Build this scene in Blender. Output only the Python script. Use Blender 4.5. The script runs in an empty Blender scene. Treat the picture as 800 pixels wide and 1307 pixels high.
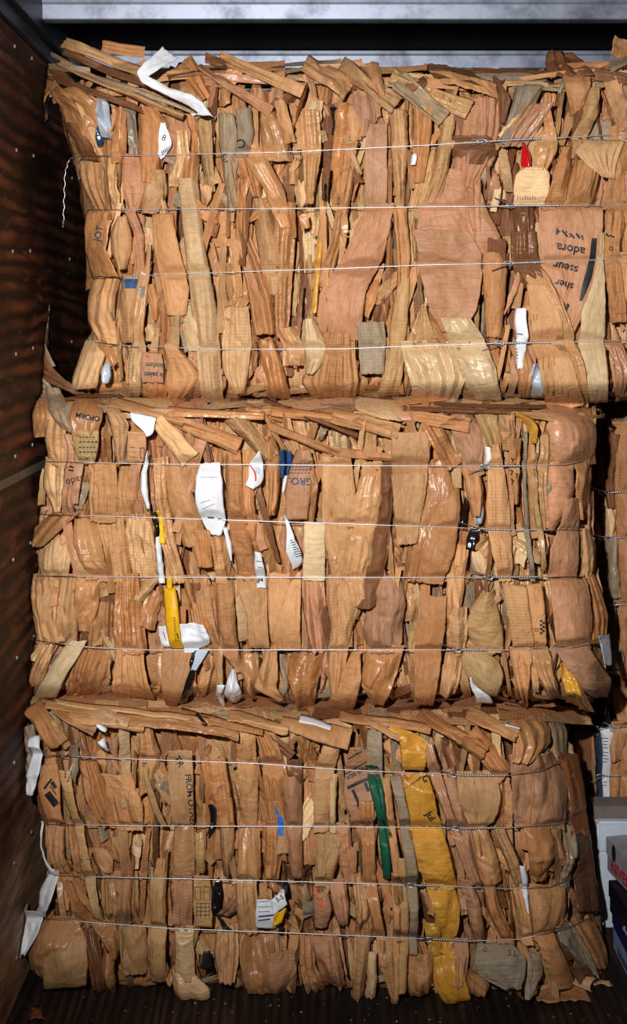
import bpy, bmesh, math, random
import numpy as np
from mathutils import Vector
from mathutils.bvhtree import BVHTree

SC = bpy.context.scene
COL = SC.collection
PI = math.pi
# ---------------------------------------------------------------- camera
F = 1461.0                       # focal length in pixels of the 800 x 1307 frame
CAM = Vector((0.0, -3.0, 1.735))
def at(u, v, Y):
    """point of the place seen at pixel u, v whose distance behind the bale fronts is Y"""
    d = Y - CAM.y
    return ((u - 400.0) / F * d, Y, CAM.z + (420.0 - v) / F * d)
cd = bpy.data.cameras.new('camera'); cam = bpy.data.objects.new('camera', cd); COL.objects.link(cam)
cam.location = CAM; cam.rotation_euler = (PI / 2, 0, 0)
cd.sensor_width = 36.0; cd.sensor_fit = 'AUTO'; cd.lens = F / 1307.0 * 36.0
cd.shift_y = -(653.5 - 420.0) / 1307.0; cd.clip_start = 0.05; cd.clip_end = 60
SC.camera = cam
SC.view_settings.view_transform = 'Standard'; SC.view_settings.look = 'None'
SC.view_settings.gamma = 1.0; SC.view_settings.use_curve_mapping = False
SC.view_settings.exposure = 0.0

# ---------------------------------------------------------------- colours
def lin(r, g, b):
    f = lambda c: (c / 255 / 12.92) if c / 255 <= 0.04045 else ((c / 255 + 0.055) / 1.055) ** 2.4
    return (f(r), f(g), f(b))
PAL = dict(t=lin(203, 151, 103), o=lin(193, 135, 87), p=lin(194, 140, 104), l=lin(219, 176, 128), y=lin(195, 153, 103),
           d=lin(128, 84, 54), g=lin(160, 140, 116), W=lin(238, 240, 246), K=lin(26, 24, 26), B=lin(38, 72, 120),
           G=lin(14, 84, 58), Y=lin(250, 190, 20), R=lin(210, 20, 30), O=lin(222, 160, 62), S=lin(190, 200, 215),
           c=lin(232, 196, 150), n=lin(50, 70, 95), L=lin(35, 110, 190), e=lin(232, 90, 40), T=lin(20, 110, 120))

# ---------------------------------------------------------------- materials
def newmat(name):
    m = bpy.data.materials.new(name); m.use_nodes = True
    nt = m.node_tree; nt.nodes.clear()
    out = nt.nodes.new('ShaderNodeOutputMaterial'); b = nt.nodes.new('ShaderNodeBsdfPrincipled')
    nt.links.new(b.outputs[0], out.inputs[0])
    return m, nt, b
def N(nt, typ, **kw):
    n = nt.nodes.new(typ)
    for k, v in kw.items():
        if k.startswith('_'): setattr(n, k[1:], v)
        else: n.inputs[k].default_value = v
    return n
def mix(nt, fac, a, b, blend='MIX'):
    m = nt.nodes.new('ShaderNodeMix'); m.data_type = 'RGBA'; m.blend_type = blend
    for s, v in ((0, fac), (6, a), (7, b)):
        if isinstance(v, (int, float)): m.inputs[s].default_value = v
        elif isinstance(v, tuple): m.inputs[s].default_value = (*v[:3], 1)
        else: nt.links.new(v, m.inputs[s])
    return m.outputs[2]
def ramp(nt, src, lo, hi, a=(0, 0, 0), b=(1, 1, 1)):
    r = nt.nodes.new('ShaderNodeValToRGB'); r.color_ramp.elements[0].position = lo; r.color_ramp.elements[1].position = hi
    r.color_ramp.elements[0].color = (*a, 1); r.color_ramp.elements[1].color = (*b, 1)
    nt.links.new(src, r.inputs[0]); return r.outputs[0]
def kraft(name, rough, flute, spec=0.35, dirt=0.45, fine=0.5):
    m, nt, b = newmat(name)
    at_ = N(nt, 'ShaderNodeAttribute', _attribute_name='Col')
    uv = N(nt, 'ShaderNodeUVMap', _uv_map='uv')
    geo = N(nt, 'ShaderNodeTexCoord')
    n1 = N(nt, 'ShaderNodeTexNoise', Scale=9.0, Detail=5.0, Roughness=0.6); nt.links.new(geo.outputs['Object'], n1.inputs['Vector'])
    n2 = N(nt, 'ShaderNodeTexNoise', Scale=70.0, Detail=6.0, Roughness=0.7); nt.links.new(geo.outputs['Object'], n2.inputs['Vector'])
    mp = N(nt, 'ShaderNodeMapping'); mp.inputs['Scale'].default_value = (210, 9, 1); nt.links.new(uv.outputs[0], mp.inputs[0])
    n3 = N(nt, 'ShaderNodeTexNoise', Scale=1.0, Detail=3.0); nt.links.new(mp.outputs[0], n3.inputs['Vector'])
    c = mix(nt, ramp(nt, n1.outputs[0], 0.35, 0.7), at_.outputs[0], mix(nt, 1.0, at_.outputs[0], (0.76, 0.72, 0.66), 'MULTIPLY'))
    c = mix(nt, ramp(nt, n2.outputs[0], 0.52, 0.78, (0, 0, 0), (dirt,) * 3), c, mix(nt, 1.0, c, (0.42, 0.36, 0.33), 'MULTIPLY'))
    c = mix(nt, ramp(nt, n3.outputs[0], 0.45, 0.72, (0, 0, 0), (dirt * .6,) * 3), c, mix(nt, 1.0, c, (0.5, 0.44, 0.40), 'MULTIPLY'))
    if dirt > .2:                                              # creases in the board, worn, their shade painted in as slightly darker lines
        geo2 = N(nt, 'ShaderNodeObjectInfo')
        mc = N(nt, 'ShaderNodeMapping'); mc.inputs['Scale'].default_value = (30, 7, 1); mc.inputs['Rotation'].default_value = (0, 0, .12); nt.links.new(uv.outputs[0], mc.inputs[0])
        ofs = nt.nodes.new('ShaderNodeVectorMath'); ofs.operation = 'ADD'; nt.links.new(mc.outputs[0], ofs.inputs[0])
        cw = nt.nodes.new('ShaderNodeVectorMath'); cw.operation = 'SCALE'; cw.inputs['Scale'].default_value = 37.0; nt.links.new(at_.outputs[0], cw.inputs[0]); nt.links.new(cw.outputs[0], ofs.inputs[1])
        nw = N(nt, 'ShaderNodeTexNoise', Scale=1.1, Detail=1.0); nt.links.new(ofs.outputs[0], nw.inputs['Vector'])
        wn = nt.nodes.new('ShaderNodeVectorMath'); wn.operation = 'MULTIPLY_ADD'; nt.links.new(nw.outputs['Color'], wn.inputs[0]); wn.inputs[1].default_value = (.7, .7, 0); nt.links.new(ofs.outputs[0], wn.inputs[2])
        vc = N(nt, 'ShaderNodeTexVoronoi', Scale=1.0); vc.voronoi_dimensions = '2D'; vc.feature = 'DISTANCE_TO_EDGE'; nt.links.new(wn.outputs[0], vc.inputs['Vector'])
        crs = ramp(nt, vc.outputs['Distance'], 0.0, 0.04)
        msk = ramp(nt, nw.outputs['Fac'], .40, .52)
        c = mix(nt, mix(nt, crs, msk, (0, 0, 0)), c, mix(nt, 1.0, c, (0.92, 0.905, 0.89), 'MULTIPLY'))
    nt.links.new(c, b.inputs['Base Color'])
    b.inputs['Roughness'].default_value = rough; b.inputs['Specular IOR Level'].default_value = spec
    wv = N(nt, 'ShaderNodeTexWave', Scale=38.0, Distortion=1.2); wv.bands_direction = 'Y'
    wv.inputs['Detail'].default_value = 1.0
    nt.links.new(uv.outputs[0], wv.inputs['Vector'])
    b1 = N(nt, 'ShaderNodeBump', Strength=flute, Distance=0.0015); nt.links.new(wv.outputs[0], b1.inputs['Height'])
    n4 = N(nt, 'ShaderNodeTexNoise', Scale=45.0, Detail=4.0, Roughness=0.65); nt.links.new(geo.outputs['Object'], n4.inputs['Vector'])
    n4.noise_type = 'RIDGED_MULTIFRACTAL'
    b2 = N(nt, 'ShaderNodeBump', Strength=fine, Distance=0.004); nt.links.new(n4.outputs[0], b2.inputs['Height']); nt.links.new(b1.outputs[0], b2.inputs['Normal'])
    if dirt > .2:
        bc = N(nt, 'ShaderNodeBump', Strength=.4, Distance=0.002); nt.links.new(crs, bc.inputs['Height']); nt.links.new(b2.outputs[0], bc.inputs['Normal']); b2 = bc
        mv = N(nt, 'ShaderNodeMapping'); mv.inputs['Scale'].default_value = (75, 32, 1); mv.inputs['Rotation'].default_value = (0, 0, .3); nt.links.new(uv.outputs[0], mv.inputs[0])
        nz = N(nt, 'ShaderNodeTexNoise', Scale=0.8, Detail=1.0); nt.links.new(mv.outputs[0], nz.inputs['Vector'])
        ad = nt.nodes.new('ShaderNodeVectorMath'); ad.operation = 'ADD'; nt.links.new(mv.outputs[0], ad.inputs[0]); nt.links.new(nz.outputs['Color'], ad.inputs[1])
        vo = N(nt, 'ShaderNodeTexVoronoi', Scale=1.0); vo.voronoi_dimensions = '2D'; nt.links.new(ad.outputs[0], vo.inputs['Vector'])
        bv = N(nt, 'ShaderNodeBump', Strength=.55, Distance=0.0022); nt.links.new(vo.outputs['Distance'], bv.inputs['Height']); nt.links.new(b2.outputs[0], bv.inputs['Normal']); b2 = bv
        b3 = N(nt, 'ShaderNodeBump', Strength=.25, Distance=0.0015); nt.links.new(n3.outputs[0], b3.inputs['Height']); nt.links.new(b2.outputs[0], b3.inputs['Normal']); b2 = b3
    nt.links.new(b2.outputs[0], b.inputs['Normal'])
    return m
MAT = {}
MAT['kraft'] = kraft('kraft_board', 0.6, 0.05, .3)
MAT['flute'] = kraft('kraft_board_fluted', 0.62, 0.28, .3)
MAT['gloss'] = kraft('kraft_board_glossy', 0.34, 0.05, 0.45)
MAT['paper'] = kraft('white_paper', 0.5, 0.0, 0.4, 0.10, 0.25)
MAT['film'] = kraft('plastic_film', 0.16, 0.0, 0.8, 0.1, 0.6)
m, nt, b = newmat('printing_ink')
a_ = N(nt, 'ShaderNodeAttribute', _attribute_name='Col'); nt.links.new(a_.outputs[0], b.inputs['Base Color']); b.inputs['Roughness'].default_value = 0.6
MAT['ink'] = m
m, nt, b = newmat('galvanised_wire'); b.inputs['Metallic'].default_value = 1; b.inputs['Roughness'].default_value = 0.4
b.inputs['Base Color'].default_value = (0.5, 0.51, 0.54, 1); MAT['wire'] = m

# ---------------------------------------------------------------- objects
def tag(o, label=None, cat=None, group=None, kind=None):
    if label: o['label'] = label
    if cat: o['category'] = cat
    if group: o['group'] = group
    if kind: o['kind'] = kind
    return o
def empty(name, loc):
    o = bpy.data.objects.new(name, None); COL.objects.link(o); o.location = loc; o.empty_display_size = 0.1
    return o
def link(name, me, mat, parent=None, loc=(0, 0, 0)):
    o = bpy.data.objects.new(name, me); COL.objects.link(o)
    for q in (mat if isinstance(mat, (list, tuple)) else [mat]): me.materials.append(q)
    if parent is not None:
        o.parent = parent
        o.location = loc
    return o
def mesh_np(name, V, Fq, col=None, uv=None, smooth=True, mats=None):
    """V (n,3), Fq (m,4) or (m,3) arrays"""
    me = bpy.data.meshes.new(name)
    n, m, k = len(V), len(Fq), Fq.shape[1]
    me.vertices.add(n); me.vertices.foreach_set('co', np.asarray(V, dtype=np.float32).ravel())
    me.loops.add(m * k); me.loops.foreach_set('vertex_index', Fq.astype(np.int32).ravel())
    me.polygons.add(m); me.polygons.foreach_set('loop_start', np.arange(0, m * k, k, dtype=np.int32))
    try: me.polygons.foreach_set('loop_total', np.full(m, k, dtype=np.int32))
    except Exception: pass
    if smooth: me.polygons.foreach_set('use_smooth', np.ones(m, dtype=bool))
    if mats is not None: me.polygons.foreach_set('material_index', np.asarray(mats, dtype=np.int32))
    me.update(calc_edges=True)
    if col is not None:
        c = np.ones((n, 4), dtype=np.float32)
        c[:, :3] = col
        ca = me.color_attributes.new('Col', 'FLOAT_COLOR', 'POINT'); ca.data.foreach_set('color', c.ravel())
    if uv is not None:
        ul = me.uv_layers.new(name='uv'); ul.data.foreach_set('uv', np.asarray(uv, dtype=np.float32)[Fq.ravel()].ravel())
    return me

# ---------------------------------------------------------------- noise
def h2(ix, iy, seed):
    a = (ix.astype(np.int64) * 374761393 + iy.astype(np.int64) * 668265263 + seed * 1274126177) & 0xffffffff
    a = ((a ^ (a >> 13)) * 1274126177) & 0xffffffff
    a = a ^ (a >> 16)
    return (a & 0xffff) / 65535.0 * 2 - 1
def vn(x, y, seed=0):
    x = np.asarray(x, dtype=float); y = np.asarray(y, dtype=float)
    ix = np.floor(x); iy = np.floor(y); fx = x - ix; fy = y - iy
    fx = fx * fx * (3 - 2 * fx); fy = fy * fy * (3 - 2 * fy)
    a = h2(ix, iy, seed); b = h2(ix + 1, iy, seed); c = h2(ix, iy + 1, seed); d = h2(ix + 1, iy + 1, seed)
    return (a * (1 - fx) + b * fx) * (1 - fy) + (c * (1 - fx) + d * fx) * fy
def ridged(x, y, seed=0):
    return 1 - 2 * np.abs(vn(x, y, seed))

def facet(x, y, seed):
    """flat triangular facets with sharp creases between them"""
    x = x + 0.45 * vn(x * .6, y * .6, seed + 21); y = y + 0.45 * vn(x * .6, y * .6, seed + 22)
    sh = y * 0.5; x = x + sh
    ix = np.floor(x); iy = np.floor(y); fx = x - ix; fy = y - iy
    a = h2(ix, iy, seed); b = h2(ix + 1, iy, seed); c = h2(ix, iy + 1, seed); d = h2(ix + 1, iy + 1, seed)
    return np.where(fx > fy, a + (b - a) * fx + (d - b) * fy, a + (d - c) * fx + (c - a) * fy)

def crumple(a, b, amp, rng, dens=1.0):
    """piecewise flat, creased relief in metres over a sheet with coordinates a, b in metres"""
    W = max(a.max() - a.min(), 1e-3); L = max(b.max() - b.min(), 1e-3)
    k = int(min(14, 4 + dens * (W * L) * 500))
    h = np.zeros_like(a)
    for i in range(k):
        an = rng.random() * PI
        if rng.random() < 0.5: an = rng.gauss(0, 0.35)          # creases that run along the sheet
        nx, ny = math.cos(an), math.sin(an)
        ca = a.min() + rng.random() * W; cb = b.min() + rng.random() * L
        h += (1 if rng.random() < .5 else -1) * (0.4 + rng.random()) * np.abs((a - ca) * nx + (b - cb) * ny)
    A = np.stack([a.ravel(), b.ravel(), np.ones(a.size)], 1)
    c, *_ = np.linalg.lstsq(A, h.ravel(), rcond=None)
    h = h - (A @ c).reshape(h.shape)
    s = h.std()
    h = h / (s + 1e-6) * amp
    for i in range(int(min(9, 2 + W * L * 450))):                # pinched folds that end inside the sheet
        an = rng.gauss(0, .5) if rng.random() < .45 else rng.random() * PI
        tx, ty = math.sin(an), math.cos(an); la = rng.uniform(.012, .05)
        da = a - (a.min() + rng.random() * W); db = b - (b.min() + rng.random() * L)
        al = np.clip(da * tx + db * ty, -la, la); di = np.hypot(da - al * tx, db - al * ty)
        h = h + (1 if rng.random() < .6 else -1) * rng.uniform(.5, 1.1) * min(amp, .006) * 1.1 * np.clip(1 - di / rng.uniform(.006, .011), 0, 1) * (1 - .6 * np.abs(al) / la)
    return h * 0.8 + facet(a * 24 + b * 6, b * 15, rng.randrange(999)) * amp * 1.5 + facet(a * 70 - b * 14, b * 42, rng.randrange(999)) * amp * 0.35

class Surf:
    """the outer surface of one bale: where its skin lies and which wires press into it"""
    def __init__(s, left, right, top, bottom, Y0, Y1, wires=(), seed=0, cl=55, cr=65, ct=30, cb=26, rl=.10, rr=.13, rt=.07, rb=.045, xlim=(-.763, 9)):
        s.xlim = xlim
        s.left, s.right, s.top, s.bottom = left, right, top, bottom
        s.Y0, s.Y1, s.wires, s.seed = Y0, Y1, wires, seed
        s.c = (cl, cr, ct, cb); s.r = (rl, rr, rt, rb)
    def edges(s, v):
        L = np.interp(v, [p[1] for p in s.left], [p[0] for p in s.left]); R = np.interp(v, [p[1] for p in s.right], [p[0] for p in s.right])
        return L, R
    def tb(s, u):
        return (np.interp(u, [p[0] for p in s.top], [p[1] for p in s.top]), np.interp(u, [p[0] for p in s.bottom], [p[1] for p in s.bottom]))
    def plane(s, u, v):
        L, R = s.edges(v); T, B = s.tb(u)
        u0, u1 = s.left[0][0], s.right[0][0]
        y = s.Y0 + (s.Y1 - s.Y0) * (u - u0) / (u1 - u0)
        for d, c, r in ((u - L, s.c[0], s.r[0]), (R - u, s.c[1], s.r[1]), (v - T, s.c[2], s.r[2]), (B - v, s.c[3], s.r[3])):
            y = y + r * np.clip((c - d) / c, 0, 1.3) ** 2
        return y
    def wy(s, u):
        return [np.interp(u, [p[0] for p in w], [p[1] for p in w]) for w in s.wires]
    def base(s, u, v):
        y = s.plane(u, v)
        T, B = s.tb(u); rows = [T] + s.wy(u) + [B]
        bul = np.zeros_like(y)
        for a, b in zip(rows[:-1], rows[1:]):
            t = np.clip((v - a) / np.maximum(b - a, 1), 0, 1)
            bul = bul + 0.010 * np.sin(PI * t)
        return y - bul - 0.012 * vn(u / 60, v / 80, s.seed) - 0.006 * vn(u / 22, v / 60, s.seed + 5)
    def press(s, u, v, d):
        """d = how far the sheet stands in front of base(); wires hold it down"""
        Yb = s.base(u, v); Yp = s.plane(u, v)
        front = Yp - (Yb - d)                                      # distance in front of the plane of the wires
        for w in s.wires:
            vw = np.interp(u, [p[0] for p in w], [p[1] for p in w])
            lim = 0.017 + 1.1 * np.maximum(0, np.abs(v - vw) - 1.5) / 487
            front = np.minimum(front, lim)
        return Yp - front

def resample(rows, n):
    R = np.array([(r[0], r[2], r[1], r[2]) if len(r) == 3 else r for r in rows], dtype=float)
    mid = np.stack([(R[:, 0] + R[:, 2]) / 2, (R[:, 1] + R[:, 3]) / 2], 1)
    s = np.concatenate([[0], np.cumsum(np.linalg.norm(np.diff(mid, axis=0), axis=1))])
    x = np.linspace(0, s[-1], n)
    out = np.stack([np.interp(x, s, R[:, i]) for i in range(4)], 1)
    # soften the corners of the outline
    if n > 6 and len(rows) > 2:
        w = max(1, int(n * 0.025))
        for _ in range(2):
            p = np.pad(out, ((w, w), (0, 0)), mode='edge'); k = 2 * w + 1
            sm = np.stack([np.convolve(p[:, i], np.ones(k) / k, 'valid') for i in range(4)], 1)
            sm[0], sm[-1] = out[0], out[-1]; out = sm
    return out, s[-1]

GRID = 2.05
def sheet(surf, rows, rng, f=12, pl=0, pa=None, cr=4, sl=0, bow=0, jag=1.0, grid=None, tilt=0, lift=None, tuck=None, wob=0.0):
    """crumpled sheet over the outline rows (xl, xr, y) or (xl, yl, xr, yr), top to bottom; lengths in mm.
       returns vertices, faces, uv"""
    grid = grid or GRID
    R0 = np.array([(r[0], r[2], r[1], r[2]) if len(r) == 3 else r for r in rows], dtype=float)
    wid = np.hypot(R0[:, 2] - R0[:, 0], R0[:, 3] - R0[:, 1]).max()
    _, Lp = resample(rows, 8)
    ns = int(np.clip(Lp / grid, 5, 130)); nt = int(np.clip(wid / grid * (1.5 if pl else 1), 4, 70))
    R, Lp = resample(rows, ns)
    t = np.linspace(0, 1, nt)[None, :]; s = np.linspace(0, 1, ns)[:, None]
    sd = rng.randrange(100000)
    jl = vn(np.arange(ns) * 0.35, 0 * np.arange(ns) + .3, sd) * jag; jr = vn(np.arange(ns) * 0.35, 0 * np.arange(ns) + .7, sd + 1) * jag
    U = (R[:, 0] + jl)[:, None] * (1 - t) + (R[:, 2] + jr)[:, None] * t
    V = R[:, 1][:, None] * (1 - t) + R[:, 3][:, None] * t
    je = vn(t[0] * nt * 0.45, t[0] * 0 + .2, sd + 2) * jag * 2.0; jf = vn(t[0] * nt * 0.45, t[0] * 0 + .8, sd + 3) * jag * 2.0
    V = V + je[None, :] * (1 - np.clip(s * 12, 0, 1)) + jf[None, :] * (1 - np.clip((1 - s) * 12, 0, 1))
    if wob:
        q = np.linspace(0, 1, ns)[:, None]; cen = (U[:, :1] + U[:, -1:]) / 2; hw = (U[:, -1:] - U[:, :1]) / 2
        kl = 1 + wob * vn(q * 3.1, q * 0 + .4, sd + 11); kr = 1 + wob * vn(q * 3.1, q * 0 + .4, sd + 12)
        U = cen + (U - cen) * np.where(t < .5, kl, kr)
    a = (t - .5) * wid / 487 + 0 * s; b = s * Lp / 487 + 0 * t
    d = np.full_like(U, f / 1000.0)
    if cr: d = d + crumple(a, b, cr / 1000.0, rng)
    if pl:
        pa_ = (pa if pa is not None else min(16, 0.42 * wid / pl * 2.05)) / 1000.0
        ph = t * pl + 0.35 * vn(s * Lp / 70 + 0 * t, t * pl * 0.7, sd + 7)
        tri = 1 - 2 * np.abs((ph % 1.0) - 0.5) * 2
        am = 0.65 + 0.5 * vn(np.floor(ph), s * Lp / 90 + 0 * t, sd + 8)
        d = d + pa_ * tri * am
    d = d + (sl / 1000.0) * (t - .5) - (bow / 1000.0) * np.abs(2 * t - 1) ** 2.4 + (tilt / 1000.0) * (s - .5)
    if tuck is None: tuck = (rng.choice((0, 0, 8, 20)), rng.choice((0, 0, 8, 20)))
    if tuck: d = d - tuck[0] / 1000 * np.exp(-(s * Lp / 16.0) ** 1.5) - tuck[1] / 1000 * np.exp(-((1 - s) * Lp / 16.0) ** 1.5)
    if lift is not None: d = d + np.interp(s, np.linspace(0, 1, len(lift)), np.array(lift) / 1000.0) + 0 * t
    Y = surf.press(U, V, d) if surf.wires else surf.base(U, V) - d
    Yb = surf.plane(U, V)
    dep = Yb - CAM.y
    X = (U - 400) / F * dep; Z = CAM.z + (420 - V) / F * dep
    X = np.clip(X, surf.xlim[0], surf.xlim[1])
    P = np.stack([X, Y, np.maximum(Z, 0.004)], 2).reshape(-1, 3)
    i = np.arange(ns - 1)[:, None]; j = np.arange(nt - 1)[None, :]
    k = (i * nt + j)
    Fq = np.stack([k, k + nt, k + nt + 1, k + 1], 2).reshape(-1, 4)
    if rng.random() < 0.35: uv = np.stack([b.ravel(), a.ravel()], 1)
    else: uv = np.stack([a.ravel(), b.ravel()], 1)
    return P, Fq, uv

def jitcol(key, rng, amt=0.10):
    c = PAL[key] if isinstance(key, str) else key
    k = 1 + rng.uniform(-amt, amt); w = rng.uniform(-amt, amt) * 0.4
    return (min(1, c[0] * k * (1 + w)), c[1] * k, c[2] * k * (1 - w))

def add_sheet(name, root, surf, rows, key, rng, mat=None, thick=3.0, label=None, **kw):
    P, Fq, uv = sheet(surf, rows, rng, **kw)
    o0 = np.array(root.location) if root is not None else np.zeros(3)
    if key in ('W', 'S', 'K', 'B', 'G', 'Y', 'R', 'T', 'n', 'e') and mat is None: mat = 'paper'
    if mat is None:
        mat = rng.choices(['kraft', 'flute', 'gloss'], [5, 3, 2])[0]
    me = mesh_np(name, P - o0, Fq, jitcol(key, rng, 0.02 if mat in ('paper', 'film') else 0.16), uv, smooth=False)
    o = link(name, me, MAT[mat], root)
    md = o.modifiers.new('thickness', 'SOLIDIFY'); md.thickness = thick / 1000.0; md.offset = -1; md.use_rim = True
    if label: o['label'] = label
    o['_'] = 0; del o['_']
    HOST[o.name] = (P, Fq)
    return o
HOST = {}

def bar(x0, y0, x1, y1, w0, w1=None, bend=0, n=3):
    """rows of a strip that runs from x0,y0 to x1,y1 with the width w across"""
    w1 = w0 if w1 is None else w1
    dx, dy = x1 - x0, y1 - y0; L = math.hypot(dx, dy) or 1; nx, ny = dy / L, -dx / L
    if nx < 0 or (abs(nx) < 1e-6 and ny < 0): nx, ny = nx, ny
    rows = []
    for i in range(n):
        t = i / (n - 1); k = bend * math.sin(PI * t); w = (w0 + (w1 - w0) * t) / 2
        cx, cy = x0 + dx * t + nx * k, y0 + dy * t + ny * k
        rows.append((cx - nx * w, cy - ny * w, cx + nx * w, cy + ny * w))
    return rows

# ---------------------------------------------------------------- print on the sheets
_bv = {}
def host_bvh(o):
    if o.name not in _bv:
        P, Fq = HOST[o.name]
        _bv[o.name] = BVHTree.FromPolygons([Vector(p) for p in P], [tuple(int(i) for i in q) for q in Fq])
    return _bv[o.name]
def on_host(bv, u, v, off=0.0016):
    d = Vector(((u - 400) / F, 1.0, (420 - v) / F)).normalized()
    loc, nor, idx, dist = bv.ray_cast(CAM, d, 20)
    if loc is None: return None
    return loc - d * off
def print_px(name, host, UV, faces, key, off=0.0016, label=None):
    bv = host_bvh(host); pts = [on_host(bv, u, v, off) for u, v in UV]
    used = [f for f in faces if all(pts[i] is not None for i in f)]
    used = [f for f in used if max(pts[i].y for i in f) - min(pts[i].y for i in f) < 0.02]
    if not used: return None
    ids = sorted({i for f in used for i in f}); mp = {k: i for i, k in enumerate(ids)}
    root = host.parent; o0 = root.location if root is not None else Vector((0, 0, 0))
    me = bpy.data.meshes.new(name); me.from_pydata([pts[i] - o0 for i in ids], [], [[mp[i] for i in f] for f in used])
    c = me.color_attributes.new('Col', 'FLOAT_COLOR', 'POINT')
    for i in range(len(ids)): c.data[i].color = (*PAL[key], 1)
    o = link(name, me, MAT['ink'], host)
    if label: o['label'] = label
    return o
def text_on(host, s, cx, cy, size, ang=0, key='K', sx=1.0, bold=0.0, label=None):
    """lettering of cap height about 0.7*size pixels, centred at cx, cy, turned by ang degrees clockwise"""
    fc = bpy.data.curves.new('f', 'FONT'); fc.body = s; fc.align_x = 'CENTER'; fc.align_y = 'CENTER'; fc.offset = bold; fc.resolution_u = 3
    fo = bpy.data.objects.new('f', fc); COL.objects.link(fo)
    dg = bpy.context.evaluated_depsgraph_get(); dg.update()
    me = fo.evaluated_get(dg).to_mesh()
    bm = bmesh.new(); bm.from_mesh(me); bmesh.ops.triangulate(bm, faces=bm.faces[:])
    es = [e for e in bm.edges if e.calc_length() * size > 5]
    if es: bmesh.ops.subdivide_edges(bm, edges=es, cuts=1); bmesh.ops.triangulate(bm, faces=bm.faces[:])
    a = math.radians(ang); UV = []
    bm.verts.ensure_lookup_table(); bm.verts.index_update()
    for v in bm.verts:
        x, y = v.co.x * size * sx, -v.co.y * size
        UV.append((cx + x * math.cos(a) - y * math.sin(a), cy + x * math.sin(a) + y * math.cos(a)))
    fs = [tuple(v.index for v in f.verts) for f in bm.faces]
    bm.free(); bpy.data.objects.remove(fo); bpy.data.curves.remove(fc)
    return print_px('printed_lettering', host, UV, fs, key, label=label)
def mark_on(host, rows, key='K', name='printed_mark', off=0.0016, label=None, g=2.5):
    R0 = np.array([(r[0], r[2], r[1], r[2]) if len(r) == 3 else r for r in rows], dtype=float)
    wid = np.hypot(R0[:, 2] - R0[:, 0], R0[:, 3] - R0[:, 1]).max(); _, Lp = resample(rows, 4)
    ns = int(np.clip(Lp / g, 2, 60)); nt = int(np.clip(wid / g, 2, 40)); R, _ = resample(rows, ns)
    UV = [(R[i, 0] * (1 - j / (nt - 1)) + R[i, 2] * j / (nt - 1), R[i, 1] * (1 - j / (nt - 1)) + R[i, 3] * j / (nt - 1)) for i in range(ns) for j in range(nt)]
    fs = [(i * nt + j, (i + 1) * nt + j, (i + 1) * nt + j + 1, i * nt + j + 1) for i in range(ns - 1) for j in range(nt - 1)]
    return print_px(name, host, UV, fs, key, off, label)
def marks_on(host, rowlist, key='K', name='printed_mark', label=None):
    """several small printed shapes as one patch of print"""
    UV, fs = [], []
    for rows in rowlist:
        R, _ = resample(rows, 4); b = len(UV)
        for i in range(4):
            for j in range(3): t = j / 2; UV.append((R[i, 0] * (1 - t) + R[i, 2] * t, R[i, 1] * (1 - t) + R[i, 3] * t))
        fs += [(b + i * 3 + j, b + (i + 1) * 3 + j, b + (i + 1) * 3 + j + 1, b + i * 3 + j + 1) for i in range(3) for j in range(2)]
    return print_px(name, host, UV, fs, key, label=label)

# ---------------------------------------------------------------- tubes and boxes
def tube_np(pts, r, k=7, closed=False):
    P = np.array(pts, dtype=float); n = len(P)
    T = np.gradient(P, axis=0); T /= np.linalg.norm(T, axis=1)[:, None] + 1e-9
    up = np.array([0.13, 0.37, 0.92]); A = np.cross(T, up); A /= np.linalg.norm(A, axis=1)[:, None] + 1e-9; B = np.cross(T, A)
    an = np.linspace(0, 2 * PI, k, endpoint=False)
    V = (P[:, None, :] + r * (np.cos(an)[None, :, None] * A[:, None, :] + np.sin(an)[None, :, None] * B[:, None, :])).reshape(-1, 3)
    i = np.arange(n - 1)[:, None]; j = np.arange(k)[None, :]; j2 = (j + 1) % k
    Fq = np.stack([i * k + j, i * k + j2, (i + 1) * k + j2, (i + 1) * k + j], 2).reshape(-1, 4)
    return V, Fq
def join(parts):
    V, Q, C, U, M, n = [], [], [], [], [], 0
    for p in parts:
        V.append(p[0]); Q.append(p[1] + n); n += len(p[0])
        if len(p) > 2: C.append(np.tile(np.array(p[2], dtype=float), (len(p[0]), 1)))
        if len(p) > 3: U.append(p[3])
        if len(p) > 4: M.append(np.full(len(p[1]), p[4]))
    return np.concatenate(V), np.concatenate(Q), (np.concatenate(C) if C else None), (np.concatenate(U) if U else None), (np.concatenate(M) if M else None)
def box_bm(bm, x0, y0, z0, x1, y1, z1, bev=0.0):
    g = bmesh.ops.create_cube(bm, size=1.0); vs = g['verts']
    for v in vs: v.co = Vector(((x0 + x1) / 2 + v.co.x * (x1 - x0), (y0 + y1) / 2 + v.co.y * (y1 - y0), (z0 + z1) / 2 + v.co.z * (z1 - z0)))
    if bev: bmesh.ops.bevel(bm, geom=list({e for v in vs for e in v.link_edges}), offset=bev, segments=2, affect='EDGES')
    return vs
def bm_obj(name, bm, mat, parent=None, loc=(0, 0, 0)):
    me = bpy.data.meshes.new(name); bm.to_mesh(me); bm.free()
    return link(name, me, mat, parent, loc) if parent is not None else (lambda o: (setattr(o, 'location', loc), o)[1])(link(name, me, mat))

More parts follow.
